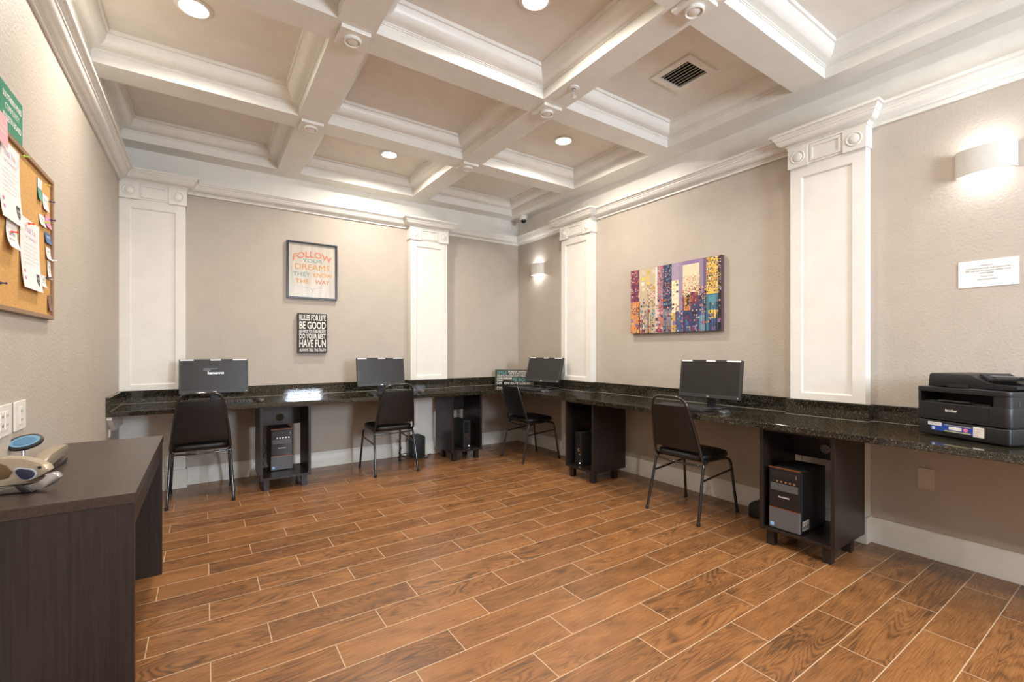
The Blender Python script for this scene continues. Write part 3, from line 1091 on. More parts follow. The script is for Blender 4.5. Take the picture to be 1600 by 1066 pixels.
mon, MM = make_monitor('black widescreen monitor showing a white logo on the leftmost workstation')
m2 = place(mon, (1.510, 4.655, ZT), 0.03, 'black widescreen monitor behind the second chair from the left, below the word signs')
m3 = place(mon, (3.215, 4.120, ZT), -PI / 2 + 0.22, 'black widescreen monitor near the room corner beside the far pilaster')
m4 = place(mon, (3.225, 2.045, ZT), -PI / 2 + 0.04, 'black widescreen monitor below the skyline painting')
mon.location = (0.070, 4.655, ZT)
P_ = Matrix.Translation((0, -0.005, 0.10))
for o in m3.children:
    if not o.name.startswith('stand'):
        o.matrix_local = P_ @ Matrix.Rotation(math.radians(-11), 4, 'X') @ P_.inverted()
# the lit words on the first screen
f = lambda x, y, k: tuple(MM @ Vector((x, -0.0002 - k * .3, y)))
GLOW = plain('screen_text_glow', (0.9, 0.95, 1), 0.4, emis=(0.85, 0.95, 1), estr=1.0)
lettering([('lenovo', -0.048, 0.068, 0.162, 0.184)], GLOW, mon, f, bold=0.012)
GL2 = plain('screen_text_dim', (0.4, 0.45, 0.5), 0.4, emis=(0.55, 0.7, 0.8), estr=0.5)
lettering([('Press the key to interrupt startup', -0.078, 0.02, 0.206, 0.212), ('ThinkCentre boot', -0.078, -0.03, 0.196, 0.202)], GL2, mon, f, name='small_lettering')


def make_keyboard(label):
    t = thing('keyboard', label, 'keyboard', (0, 0, 0), 0, 'black keyboards in front of the monitors')
    m = MB()
    m.prism([(-.078, 0.001), (.078, 0.001), (.078, .022), (-.078, .011)], -.22, .22, 'X', bevel=0.003)
    m.build('keyboard_body', BLACK, t)
    m = MB()
    for r in range(6):
        y = -.062 + r * .0215
        z = .0125 + (y + .078) / .156 * .011
        n = 20
        for k in range(n):
            x = -.208 + k * .0208
            if r == 0 and 4 < k < 9:
                if k == 5:
                    m.box(x, x + .0208 * 4 - .004, y, y + .017, z - .002, z + .005)
                continue
            if k in (14,) or (k == 18 and r == 5):
                continue
            m.box(x, x + .0155, y, y + .0165, z - .002, z + .006)
    m.build('keys', plain('key_plastic', (0.055, 0.053, 0.05), 0.22), t)
    return t


kb = make_keyboard('black keyboard on the granite in front of the leftmost monitor')
kb.location = (0.115, 4.425, ZT)
place(kb, (1.565, 4.44, ZT), -0.03, 'black keyboard on the granite behind the second chair from the left')
place(kb, (2.985, 4.120, ZT), -PI / 2 + .10, 'black keyboard on the granite beside the colourful word sign')
place(kb, (2.990, 2.130, ZT), -PI / 2 - .02, 'black keyboard on the granite behind the chair nearest the camera')


def make_mouse(label):
    t = thing('computer_mouse', label, 'mouse', (0, 0, 0), 0, 'black computer mice on the worktop')
    m = MB()
    rings = []
    for j in range(9):
        ph = j / 8 * PI / 2
        z = .0008 + .025 * math.sin(ph)
        k = math.cos(ph) ** .55 if j < 8 else .02
        ring = []
        for i in range(24):
            a = 2 * PI * i / 24
            y = .056 * math.sin(a) * k
            ring.append(m.bm.verts.new(((.031 - .003 * math.sin(a)) * math.cos(a) * k, y - .008 * math.sin(ph), z)))
        rings.append(ring)
    for A, B in zip(rings, rings[1:]):
        for i in range(24):
            j = (i + 1) % 24
            m.bm.faces.new((A[i], A[j], B[j], B[i]))
    m.bm.faces.new(rings[0][::-1])
    m.bm.faces.new(rings[-1])
    m.build('mouse_body', plain('mouse_black', (0.04, 0.038, 0.038), 0.28), t, smooth=60)
    MB().lathe([(.002, -.004), (.009, -.0035), (.009, .0035), (.002, .004)], n=16, c=(0, .024, .0185), axis='X').build('scroll_wheel', RUBBER, t)
    return t


ms = make_mouse('black mouse on the granite right of the leftmost keyboard')
ms.location = (0.400, 4.47, ZT)
place(ms, (1.885, 4.50, ZT), 0.2, 'black mouse on the granite edge by the second chair, left of the wall pilaster')
place(ms, (2.985, 3.785, ZT), -PI / 2, 'black mouse on the granite at the far pilaster, right of the corner keyboard')
place(ms, (3.02, 1.800, ZT), -PI / 2, 'black mouse on the granite below the skyline painting')
MB_c = MB()


def cable(pts, label, r=0.0025, mat=None, n=60):
    P = [Vector(p) for p in pts]
    P = [P[0] * 2 - P[1]] + P + [P[-1] * 2 - P[-2]]
    o = []
    for i in range(1, len(P) - 2):
        for k in range(8):
            u = k / 8
            a, b, c, d = P[i - 1], P[i], P[i + 1], P[i + 2]
            o.append(0.5 * ((2 * b) + (c - a) * u + (2 * a - 5 * b + 4 * c - d) * u * u + (3 * b - a - 3 * c + d) * u ** 3))
    o.append(P[-2])
    return tag(MB().tube(o, r, n=7).build('cable', mat or CABLE, smooth=60), label, 'cable')


# ------------------------------------------------------------------ wall art
def frame_f(axis, x, y, z):
    """A picture's local frame on a wall: returns an Empty rotation so that local x runs right, y up, z out of the wall."""
    return {'back': (PI / 2, 0, 0), 'right': (PI / 2, 0, -PI / 2), 'left': (PI / 2, 0, PI / 2)}[axis]


FL = lambda x, y, k: (x, y, k)
t = thing('framed_print', 'black framed cream print with pastel FOLLOW YOUR DREAMS lettering', 'picture', (0.913, YB - .001, 2.012), rot=frame_f('back', 0, 0, 0))
W, H = 0.239, 0.286
m = MB()
for q in ((-W, W, -H, -H + .017), (-W, W, H - .017, H), (-W, -W + .017, -H + .017, H - .017), (W - .017, W, -H + .017, H - .017)):
    m.box(q[0], q[1], q[2], q[3], 0.0, 0.030, bevel=0.0015)
m.build('frame', plain('black_frame', (0.015, 0.015, 0.018), 0.3), t)


def plank_paper():
    mm, tt, p = nt('weathered_cream_print')
    tc = N(tt, 'ShaderNodeTexCoord')
    mp = N(tt, 'ShaderNodeMapping')
    mp.inputs['Scale'].default_value = (14, 1.2, 1)
    nz = N(tt, 'ShaderNodeTexNoise')
    nz.inputs['Scale'].default_value = 2
    nz.inputs['Detail'].default_value = 5
    tt.links.new(tc.outputs['Object'], mp.inputs[0])
    tt.links.new(mp.outputs[0], nz.inputs['Vector'])
    r = N(tt, 'ShaderNodeValToRGB')
    r.color_ramp.elements[0].position = .3
    r.color_ramp.elements[1].position = .7
    r.color_ramp.elements[0].color = (0.42, 0.40, 0.34, 1)
    r.color_ramp.elements[1].color = (0.58, 0.51, 0.42, 1)
    tt.links.new(nz.outputs[0], r.inputs[0])
    tt.links.new(r.outputs[0], p.inputs['Base Color'])
    p.inputs['Roughness'].default_value = .25
    return mm


MB().box(-W + .017, W - .017, -H + .017, H - .017, 0.003, 0.012).build('print', plank_paper(), t)
fz = lambda x, y, k: (x, y, 0.0122 + k)


def arch(lines_fn):
    return lines_fn


CORAL = plain('coral_ink', (0.58, 0.19, 0.11), .6)
SAGE = plain('sage_ink', (0.20, 0.31, 0.28), .6)
AMBER = plain('amber_ink', (0.58, 0.29, 0.08), .6)
fa = lambda x, y, k: (x, y - 1.3 * x * x + .0, 0.0122 + k)
lettering([('FOLLOW', -.185, .185, .135, .200)], CORAL, t, fa, bold=.02)
lettering([('YOUR', -.095, .095, .085, .120)], SAGE, t, fz, bold=.015)
lettering([('DREAMS', -.165, .165, .010, .066)], AMBER, t, fz, bold=.004)
lettering([('THEY', -.185, -.02, -.060, -.018)], SAGE, t, fz, bold=.012)
lettering([('KNOW', .005, .190, -.060, -.018)], AMBER, t, fz, bold=.012)
lettering([('THE', -.160, -.035, -.130, -.088)], AMBER, t, fz, bold=.012)
lettering([('WAY', .025, .165, -.130, -.088)], CORAL, t, fz, bold=.012)
m = MB()
m.tube([(0, -.225, .0125), (0, -.195, .0125)], .0015, n=6).tube([(0, -.195, .0125), (-.02, -.175, .0125)], .0015, n=6).tube([(0, -.195, .0125), (.02, -.175, .0125)], .0015, n=6)
m.tube([(-.10, -.165, .0125), (-.04, -.172, .0125)], .001, n=6).tube([(.10, -.165, .0125), (.04, -.172, .0125)], .001, n=6)
m.build('arrow_motif', SAGE, t)

t = thing('block_sign', 'small black box sign with white RULES FOR LIFE lettering', 'sign', (0.909, YB - .001, 1.376), rot=frame_f('back', 0, 0, 0))
W, H = 0.138, 0.199
MB().box(-W, W, -H, H, 0, 0.040, bevel=0.0015).build('sign_block', plain('chalk_black', (0.022, 0.02, 0.02), .6), t)
fz2 = lambda x, y, k: (x, y, 0.0402 + k)
CREAM = plain('cream_letter_paint', (0.78, 0.76, 0.71), .6)
a = .125
lettering([('RULES FOR LIFE', -a, a, .128, .187), ('BE GOOD', -a, a, .042, .119), ('BE NICE TO EVERYBODY', -a, a, .004, .034), ('DO YOUR BEST', -a, a, -.056, -.004),
           ('HAVE FUN', -a, a, -.142, -.064), ('ALWAYS TELL THE TRUTH', -a, a, -.186, -.152)], CREAM, t, fz2, bold=.025)

# word sign leaning in the corner
t = thing('word_sign', 'dark box sign with teal and cream SMILE lettering leaning in the corner on the granite', 'sign', (3.045, 4.89, ZT + .0045), rz=math.radians(-49))
# local x runs right along the face, y up after the tilt
W, H = 0.50, 0.197
Mx = Matrix.Rotation(PI / 2 - math.radians(5), 4, 'X')
f3 = lambda x, y, k: tuple(Mx @ Vector((x, y, 0.0002 + k)))
m = MB().box(0, W, 0, H, -0.032, 0, bevel=0.0015, mat=Mx)
m.build('sign_block', plain('grey_green_board', (0.05, 0.055, 0.045), .6), t)
TEAL = plain('teal_letter_paint', (0.10, 0.36, 0.38), .6)
lettering([('SMILE', .03, .155, .137, .180), ('BE BOLD', .235, .46, .050, .092)], TEAL, t, f3, bold=.012)
lettering([('PURSUE HAPPINESS', .175, .46, .160, .182), ('TRY A NEW ONE', .175, .40, .138, .153), ('BELIEVE IN EVERYDAY MIRACLES', .03, .46, .108, .130),
           ('LOVE FOREVER', .03, .225, .074, .098), ('DANCE OFTEN', .03, .225, .048, .066), ('LAUGH OUT LOUD', .03, .46, .015, .038)], CREAM, t, f3, bold=.015, name='cream_lettering')

# abstract skyline canvas on the right wall
t = thing('canvas_painting', 'unframed colourful abstract skyline painting on stretched canvas', 'painting', (XR - .001, 2.552, 1.668), rot=frame_f('right', 0, 0, 0))
W, H, T_ = 0.470, 0.306, 0.036
MB().box(-W, W, -H, H, 0, T_ - .0006, bevel=0.002).build('canvas', plain('canvas_edge_paint', (0.10, 0.055, 0.06), .6), t)
rnd = random.Random(11)
bm = bmesh.new()
lay = bm.loops.layers.float_color.new('paint')
PAL = {'cream': (.74, .62, .44), 'pale': (.72, .60, .52), 'purple': (.24, .16, .34), 'lilac': (.42, .33, .47), 'navy': (.04, .045, .12), 'blue': (.07, .12, .27), 'teal': (.08, .26, .33),
       'red': (.50, .08, .08), 'wine': (.20, .04, .09), 'orange': (.72, .28, .06), 'yellow': (.74, .50, .10), 'pink': (.66, .28, .34), 'dark': (.025, .02, .03), 'sky': (.12, .32, .42), 'grey': (.25, .25, .30)}


def rect(x0, x1, y0, y1, c, z):
    """x, y as fractions of the canvas, y from the bottom."""
    kk = rnd.uniform(.62, 1.12)
    j = lambda v: max(0, min(1, v * kk * rnd.uniform(.95, 1.05)))
    cc = tuple(j(v) for v in PAL[c]) + (1,)
    vs = [bm.verts.new((-W + .002 + x * (2 * W - .004), -H + .002 + y * (2 * H - .004), T_ + z)) for x, y in ((x0, y0), (x1, y0), (x1, y1), (x0, y1))]
    fc = bm.faces.new(vs)
    for l in fc.loops:
        l[lay] = cc


def speck(x0, x1, y0, y1, cols, size, dens=.75, z=.0004):
    nx = max(1, int((x1 - x0) / size))
    ny = max(1, int((y1 - y0) / (size * 1.5)))
    for i in range(nx):
        for j in range(ny):
            if rnd.random() < dens:
                a = x0 + (x1 - x0) * (i + rnd.uniform(.05, .3)) / nx
                b = y0 + (y1 - y0) * (j + rnd.uniform(.05, .3)) / ny
                rect(a, a + (x1 - x0) / nx * .6, b, b + (y1 - y0) / ny * .6, rnd.choice(cols), z)


rect(0, 1, 0, 1, 'purple', 0)
base_cols = [(0, .11, .50, 1, 'wine'), (0, .11, 0, .5, 'orange'), (.11, .31, .0, 1, 'cream'), (.31, .335, 0, 1, 'pale'), (.335, .40, 0, 1, 'pink'), (.40, .50, .35, 1, 'navy'), (.40, .50, 0, .35, 'grey'),
             (.50, .575, .75, 1, 'lilac'), (.50, .575, 0, .75, 'cream'), (.575, .62, 0, 1, 'lilac'), (.62, .79, .5, .95, 'cream'), (.62, .79, .95, 1, 'purple'), (.62, .79, 0, .5, 'navy'), (.79, .83, .5, 1, 'lilac'),
             (.79, .86, 0, .5, 'blue'), (.83, .86, .5, 1, 'purple'), (.86, .97, .5, 1, 'yellow'), (.86, .97, 0, .5, 'teal'), (.97, 1, 0, 1, 'dark')]
for x0, x1, y0, y1, c in base_cols:
    rect(x0, x1, y0, y1, c, .0001)
speck(0, .11, .55, 1, ['dark', 'red', 'pale', 'navy', 'orange'], .018)
speck(0, .11, .30, .55, ['navy', 'lilac', 'red', 'cream', 'dark'], .022)
speck(0, .11, 0, .30, ['yellow', 'orange', 'wine', 'pink'], .035)
speck(.12, .22, .15, .55, ['cream', 'lilac', 'dark', 'sky', 'grey', 'navy'], .03, .55)
speck(.21, .31, .40, .75, ['wine', 'dark', 'red', 'orange', 'pale'], .017)
speck(.12, .31, 0, .38, ['pink', 'wine', 'sky', 'orange', 'grey', 'red'], .045, .7)
speck(.335, .40, .6, 1, ['red', 'pink', 'dark', 'grey'], .016)
speck(.335, .40, 0, .6, ['grey', 'pale', 'orange', 'cream', 'dark', 'red'], .03)
speck(.40, .50, .45, 1, ['navy', 'blue', 'dark', 'lilac', 'sky'], .016, .85)
speck(.42, .49, .55, .75, ['red', 'pink', 'wine'], .025, .8)
speck(.40, .50, 0, .5, ['dark', 'sky', 'orange', 'wine', 'teal', 'grey'], .035)
speck(.50, .575, .1, .75, ['cream', 'dark', 'pale', 'yellow', 'navy'], .03, .5)
rect(.505, .54, .0, .28, 'yellow', .0005)
rect(.54, .61, 0, .30, 'blue', .0005)
speck(.62, .79, .5, .75, ['orange', 'yellow', 'pale', 'red'], .016, .5)
rect(.63, .70, .30, .50, 'orange', .0005)
rect(.70, .78, .38, .55, 'wine', .0005)
rect(.66, .69, .36, .52, 'dark', .0006)
speck(.64, .78, .0, .3, ['navy', 'dark', 'purple', 'grey'], .05, .8)
speck(.79, .86, .25, .62, ['orange', 'dark', 'yellow', 'red', 'pale'], .02)
rect(.79, .85, .0, .22, 'sky', .0005)
speck(.86, .97, .52, 1, ['cream', 'pale', 'dark', 'red', 'yellow', 'navy', 'orange'], .022, .8)
rect(.88, .96, .38, .48, 'teal', .0005)
rect(.88, .96, .17, .28, 'yellow', .0005)
rect(.88, .96, .0, .15, 'blue', .0005)
speck(.97, 1, .5, 1, ['grey', 'dark', 'cream'], .012, .8)
speck(0, 1, 0, .42, ['dark', 'navy', 'wine', 'orange', 'grey', 'teal', 'pale', 'red', 'cream', 'dark'], .022, .42, .0007)
speck(0, 1, .0, .25, ['dark', 'purple', 'grey', 'blue', 'wine'], .05, .35, .0008)
speck(.33, .5, .4, .95, ['dark', 'navy', 'pale', 'sky', 'wine'], .012, .5, .0007)
speck(.60, .82, .42, .62, ['dark', 'orange', 'red', 'yellow', 'navy'], .014, .6, .0007)
speck(.62, .80, .55, .80, ['orange', 'pale', 'red'], .012, .35, .0007)
speck(.86, 1, .55, 1, ['dark', 'cream', 'navy', 'orange', 'dark'], .013, .5, .0007)
speck(.13, .32, .55, .98, ['cream', 'pale', 'yellow'], .05, .8, .0003)
for k in range(34):
    x = rnd.random()
    rect(x, min(1, x + rnd.uniform(.002, .006)), 0, rnd.uniform(.2, .6), rnd.choice(['dark', 'dark', 'navy', 'wine', 'lilac']), .0009)
me = bpy.data.meshes.new('painted_surface')
bm.to_mesh(me)
bm.free()
me.materials.append(attr_mat('brushed_paint', .5))
o = bpy.data.objects.new('painted_surface', me)
COL.objects.link(o)
o.parent = t

# taped notice
t = thing('paper_notice', 'white printed paper notice taped to the right wall above the printer', 'notice', (XR - .001, 0.588, 1.617), rot=frame_f('right', 0, 0, 0))
MB().box(-.114, .114, -.072, .072, 0.0, 0.0035).build('sheet', PAPER, t)
fn = lambda x, y, k: (x, y, 0.0037 + k)
lettering([('RESIDENTS,', -.028, .020, .040, .046), ('YOU MUST PROVIDE THE COMPUTERS', -.085, .084, .024, .031), ('FOR THE USE. BUT PLEASE WORK YOUR', -.086, .086, .011, .018), ('OWN PAPER.', -.030, .025, -.002, .005),
           ('THANK YOU,', -.028, .024, -.020, -.014), ('THE MANAGEMENT', -.040, .038, -.036, -.030)], INK, t, fn)

# ------------------------------------------------------------------ electrical plates
def outlet(label, x, y, z, rot, w=.036, h=.058, gang=1, switch=False, group=None):
    t = thing('wall_outlet', label, 'outlet', (x, y, z), rot=rot, group=group)
    MB().box(-w * gang, w * gang, -h, h, 0, .006, bevel=.002).build('plate', PLATE, t)
    for gidx in range(gang):
        cx = (gidx - (gang - 1) / 2) * .046
        MB().box(cx - .0165, cx + .0165, -.033, .033, .006, .009, bevel=.001).build('socket_face', PLATE, t)
        m = MB()
        for s in (-1, 1):
            m.box(cx - .008, cx - .006, s * .016 - .005, s * .016 + .005, .009, .0096)
            m.box(cx + .006, cx + .008, s * .016 - .005, s * .016 + .005, .009, .0096)
        m.build('slots', INK, t)
    return t


t = thing('blank_plate', 'pale blank wall plate low on the right wall under the printer', 'wall plate', (XR - .001, 0.840, 0.455), rot=frame_f('right', 0, 0, 0))
MB().box(-.038, .038, -.060, .060, 0, .006, bevel=.002).build('plate', plain('tan_plate', (0.60, 0.53, 0.45), .4), t)
for s in (-1, 1):
    MB().lathe([(.003, .006), (.003, .0068)], n=10, c=(0, s * .042, 0)).build('screw', CHROME, t)
outlet('white double outlet plate at the photo edge above the small dark desk', XL + .001, 2.295, .955, frame_f('left', 0, 0, 0), w=.040, gang=2, h=.055)
outlet('white outlet plate above the small dark desk, farther from the photo edge', XL + .001, 2.470, .955, frame_f('left', 0, 0, 0), w=.062, h=.055)

# ------------------------------------------------------------------ bulletin board on the left wall
CORK = plain('cork', (0.60, 0.33, 0.10), .8, noise=.22, nscale=260, bump=.3, bscale=300)
Y0, Y1, Z0, Z1 = 1.60, 2.862, 1.338, 1.962
t = thing('bulletin_board', 'cork bulletin board in a thin wooden frame on the left wall', 'board', (XL + .001, (Y0 + Y1) / 2, (Z0 + Z1) / 2), rot=frame_f('left', 0, 0, 0))
W, H = (Y1 - Y0) / 2, (Z1 - Z0) / 2
MB().box(-W + .01, W - .01, -H + .01, H - .01, 0, .010).build('cork_panel', CORK, t)
m = MB()
for q in ((-W, W, -H, -H + .018), (-W, W, H - .018, H), (-W, -W + .018, -H + .018, H - .018), (W - .018, W, -H + .018, H - .018)):
    m.box(q[0], q[1], q[2], q[3], 0, .020, bevel=.002)
m.build('frame', OAKFRAME, t)
XCk = XL + .0115
PINK = plain('pink_ink', (0.75, 0.30, 0.42), .6)
MAG = plain('magenta_print', (0.72, 0.16, 0.35), .6)
LILAC = plain('lilac_ink', (0.62, 0.45, 0.60), .6)
GREYINK = plain('grey_ink', (0.35, 0.35, 0.36), .6)


def sheet(name, label, cat, y0, y1, z0, z1, mat, off=0.0, curl=0.0, skew=0.0, group=None, curl_end='bottom'):
    """A pinned sheet, slightly curled away from the cork; local x runs away from the camera, y up, z out of the wall."""
    t = thing(name, label, cat, (XCk + off, (y0 + y1) / 2, (z0 + z1) / 2), rot=frame_f('left', 0, 0, 0), group=group)
    w, h = (y1 - y0) / 2, (z1 - z0) / 2
    m = MB()
    NX, NY = 6, 12

    def zz(x, y):
        v = (h - y) / (2 * h) if curl_end == 'bottom' else (x + w) / (2 * w)
        return .0006 + curl * max(0, v) ** 3
    A = [[m.bm.verts.new((-w + 2 * w * i / NX + skew * (-h + 2 * h * j / NY), -h + 2 * h * j / NY, zz(-w + 2 * w * i / NX, -h + 2 * h * j / NY))) for j in range(NY + 1)] for i in range(NX + 1)]
    B = [[m.bm.verts.new(v.co + Vector((0, 0, .0006))) for v in c] for c in A]
    for i in range(NX):
        for j in range(NY):
            m.bm.faces.new((A[i][j], A[i][j + 1], A[i + 1][j + 1], A[i + 1][j]))
            m.bm.faces.new((B[i][j], B[i + 1][j], B[i + 1][j + 1], B[i][j + 1]))
    for i in range(NX):
        m.bm.faces.new((A[i][0], A[i + 1][0], B[i + 1][0], B[i][0]))
        m.bm.faces.new((A[i][NY], B[i][NY], B[i + 1][NY], A[i + 1][NY]))
    for j in range(NY):
        m.bm.faces.new((A[0][j], B[0][j], B[0][j + 1], A[0][j + 1]))
        m.bm.faces.new((A[NX][j], A[NX][j + 1], B[NX][j + 1], B[NX][j]))
    sh = m.build('sheet', mat, t, smooth=40)
    t_f = lambda x, y, k: (x + skew * y, y, zz(x, y) + .0009 + k * .4)
    return sh, t_f, w, h


for (y0, y1, z0, z1, lb, off) in ((2.215, 2.432, 1.655, 1.932, 'long white flyer at the top left of the bulletin board', .0), (2.432, 2.668, 1.440, 1.712, 'white flyer curling at its foot in the middle of the bulletin board', .0012)):
    t, f, w_, h_ = sheet('flyer', lb, 'flyer', y0, y1, z0, z1, PAPER, off, curl=.013, group='white flyers pinned to the bulletin board')
    lettering([('Thank You', -w_ * .5, w_ * .55, h_ * .62, h_ * .80), ('for Choosing Us', -w_ * .45, w_ * .65, h_ * .42, h_ * .54)], LILAC, t, f, name='heading')
    ln = []
    for k in range(6):
        z = h_ * (.28 - k * .11)
        ln.append(('we are glad that you are here at home with us', -w_ * .7, w_ * (.45 if k % 3 == 2 else .8), z - h_ * .02, z + h_ * .02))
    lettering(ln, GREYINK, t, f, name='lines_of_text')
    m = MB()
    for z in (-.52, -.72):
        m.prism([(-w_ * .72 + .010 * math.cos(a), h_ * z + .007 * math.sin(a)) for a in [2 * PI * i / 12 for i in range(12)]], 0, .0004, 'Z', f=lambda q: f(q[0], q[1], .0002 + q[2]))
    m.build('pink_dots', MAG, t)
    m = MB()
    pts = [(-.02, .022), (-.008, .027), (0, .020), (.008, .027), (.02, .022), (.019, -.008), (0, -.026), (-.019, -.008)][::-1]
    m.prism([(w_ * .62 + a, -h_ * .66 + b) for a, b in pts], 0, .0004, 'Z', f=lambda q: f(q[0], q[1], .0002 + q[2]))
    m.build('black_emblem', INK, t)
    lettering([('xoxo', w_ * .62 - .014, w_ * .62 + .014, -h_ * .66 + .002, -h_ * .66 + .012), ('hug', w_ * .62 - .011, w_ * .62 + .011, -h_ * .66 - .012, -h_ * .66 - .002)], PAPER, t, lambda x, y, k: f(x, y, .002), name='emblem_lettering')

small = [('business_card', 'green and white card pinned high on the bulletin board', 2.648, 2.705, 1.828, 1.918, plain('green_card', (0.10, 0.36, 0.26), .5), 0),
         ('business_card', 'white card with green corner near the top right of the board', 2.720, 2.800, 1.805, 1.872, PAPER, .10),
         ('business_card', 'white card beside the pink card at the board edge', 2.672, 2.752, 1.728, 1.772, PAPER, 0),
         ('business_card', 'pink and purple card near the right edge of the board', 2.757, 2.834, 1.738, 1.790, PINK, -.1),
         ('business_card', 'dark blue card near the right edge of the board', 2.750, 2.838, 1.668, 1.715, plain('blue_card', (0.05, 0.16, 0.36), .5), 0),
         ('business_card', 'small white card below the dark blue card on the board', 2.764, 2.832, 1.600, 1.652, PAPER, 0),
         ('business_card', 'narrow white slip low on the right edge of the board', 2.784, 2.832, 1.515, 1.594, PAPER, 0),
         ('business_card', 'small white card right of the middle flyer, near its foot', 2.690, 2.752, 1.470, 1.520, PAPER, .1),
         ('business_card', 'brown slip in the bottom right corner of the board', 2.795, 2.840, 1.374, 1.445, plain('brown_card', (0.22, 0.12, 0.10), .5), 0)]
for i, (nm, lb, y0, y1, z0, z1, mt, sk) in enumerate(small):
    t, f, w_, h_ = sheet(nm, lb, 'card', y0, y1, z0, z1, mt, .0005 + .0003 * i, curl=.006, skew=sk, group='small cards pinned to the bulletin board')
    if mt is PAPER:
        lettering([('contact', -w_ * .7, w_ * .5, h_ * .2, h_ * .5), ('call us now', -w_ * .7, w_ * .7, -h_ * .3, -h_ * .1)], GREYINK, t, f)
    elif i == 0:
        MB().box(-w_ * .98, w_ * .98, h_ * .1, h_ * .98, .0016, .0022).build('white_field', PAPER, t)
    elif i == 4:
        lettering([('open', -w_ * .6, w_ * .6, -h_ * .1, h_ * .5)], PAPER, t, f)
t, f, w_, h_ = sheet('torn_note', 'crumpled white note pinned below the top left flyer', 'note', 2.275, 2.385, 1.560, 1.665, PAPER, .003, curl=.018, skew=.25)
lettering([('call me', -w_ * .6, w_ * .6, -h_ * .1, h_ * .25), ('please', -w_ * .6, w_ * .4, -h_ * .5, -h_ * .25)], GREYINK, t, f)
t, f, w_, h_ = sheet('pink_card', 'pink card at the photo edge over the board corner', 'card', 2.12, 2.262, 1.895, 1.995, plain('pink_paper', (0.82, 0.42, 0.45), .5), .012, skew=-.1)
lettering([('welcome', -w_ * .2, w_ * .8, h_ * .1, h_ * .35), ('neighbors', -w_ * .2, w_ * .8, -h_ * .3, -h_ * .05)], PAPER, t, f)

t = thing('green_sign', 'green plaque with white lettering above the bulletin board', 'sign', (XL + .001, 2.375, 2.058), rot=frame_f('left', 0, 0, 0))
MB().box(-.115, .115, -.078, .078, 0, .006, bevel=.001).build('plaque', plain('green_plaque', (0.025, 0.25, 0.14), .35), t)
lettering([('SOUTHERN PINES', -.095, .098, .028, .050), ('COMMUNITY', -.070, .075, -.008, .014), ('BULLETIN BOARD', -.092, .095, -.046, -.024)], LABEL_WHITE, t, lambda x, y, k: (x, y, .0063 + k), bold=.02)

pins = [(2.436, 1.930, 'yellow_green', 'green push pin at the top corner of the long flyer'), (2.492, 1.690, 'red', 'red push pin at the top of the middle flyer'),
        (2.310, 1.618, 'red', 'red push pin in the crumpled white note'), (2.712, 1.905, 'yellow', 'yellow push pin in the highest card at right'),
        (2.780, 1.852, 'navy', 'dark blue push pin in the white card near the board top right'), (2.795, 1.775, 'navy', 'dark blue push pin in the pink card'),
        (2.705, 1.744, 'yellow_green', 'green push pin in the white card beside the pink card'), (2.818, 1.600, 'white', 'white push pin in the small card under the dark blue card'),
        (2.728, 1.512, 'navy', 'dark blue push pin in the small white card near the flyer foot'), (2.200, 1.425, 'navy', 'dark blue push pin stuck alone in the bare cork low at left')]
PC = {'yellow_green': (.45, .65, .08), 'red': (.75, .06, .04), 'yellow': (.8, .6, .1), 'navy': (.03, .04, .10), 'white': (.8, .8, .8)}
for y, z, c, lb in pins:
    m = MB().lathe([(.0012, 0), (.0012, .004), (.0050, .005), (.0050, .007), (.0028, .009), (.0026, .017), (.0042, .019), (.0042, .021), (.0008, .022)], n=14, axis='X')
    o = m.build('push_pin', plain('pin_' + c, PC[c], .3), smooth=40, loc=(XCk + .006, y, z))
    tag(o, lb, 'push pin', 'push pins in the bulletin board')

# ------------------------------------------------------------------ small dark desk on the left
DX, DY0, DY1, DZ = -0.184, 1.905, 3.10, 0.74
t = thing('console_desk', 'dark brown wood desk with panel ends against the left wall', 'desk', ((XL + DX) / 2, (DY0 + DY1) / 2, 0))
hx, hy = (DX - XL - .004) / 2, (DY1 - DY0) / 2
MB().box(-hx, hx, -hy, hy, DZ - .034, DZ, bevel=.0015).build('desk_top', DESKTOP, t)
MB().box(-hx, hx - .004, -hy + .004, -hy + .034, 0, DZ - .0345, bevel=.001).build('end_panel', DESKWOOD, t)
MB().box(-hx, hx - .004, hy - .034, hy - .004, 0, DZ - .0345, bevel=.001).build('end_panel', DESKWOOD, t)
MB().box(hx - .024, hx - .006, -hy + .0345, hy - .0345, DZ - .115, DZ - .0345, bevel=.001).build('apron', DESKWOOD, t)
MB().box(-hx + .01, -hx + .026, -hy + .0345, hy - .0345, DZ - .40, DZ - .0345, bevel=.001).build('modesty_panel', DESKWOOD, t)

CHAMP = plain('champagne_metal_paint', (0.50, 0.42, 0.31), .28, metal=.55)
NAVY = plain('dark_blue_grip', (0.02, 0.025, 0.05), .3)
SILV = plain('brushed_silver', (0.60, 0.61, 0.63), .25, metal=1)


def slab(prof, y0, y1, name, mat, parent, bevel=.004):
    """Side profile in x-z, extruded across y."""
    return MB().prism(prof, y0, y1, 'Y', bevel=bevel).build(name, mat, parent, smooth=45)


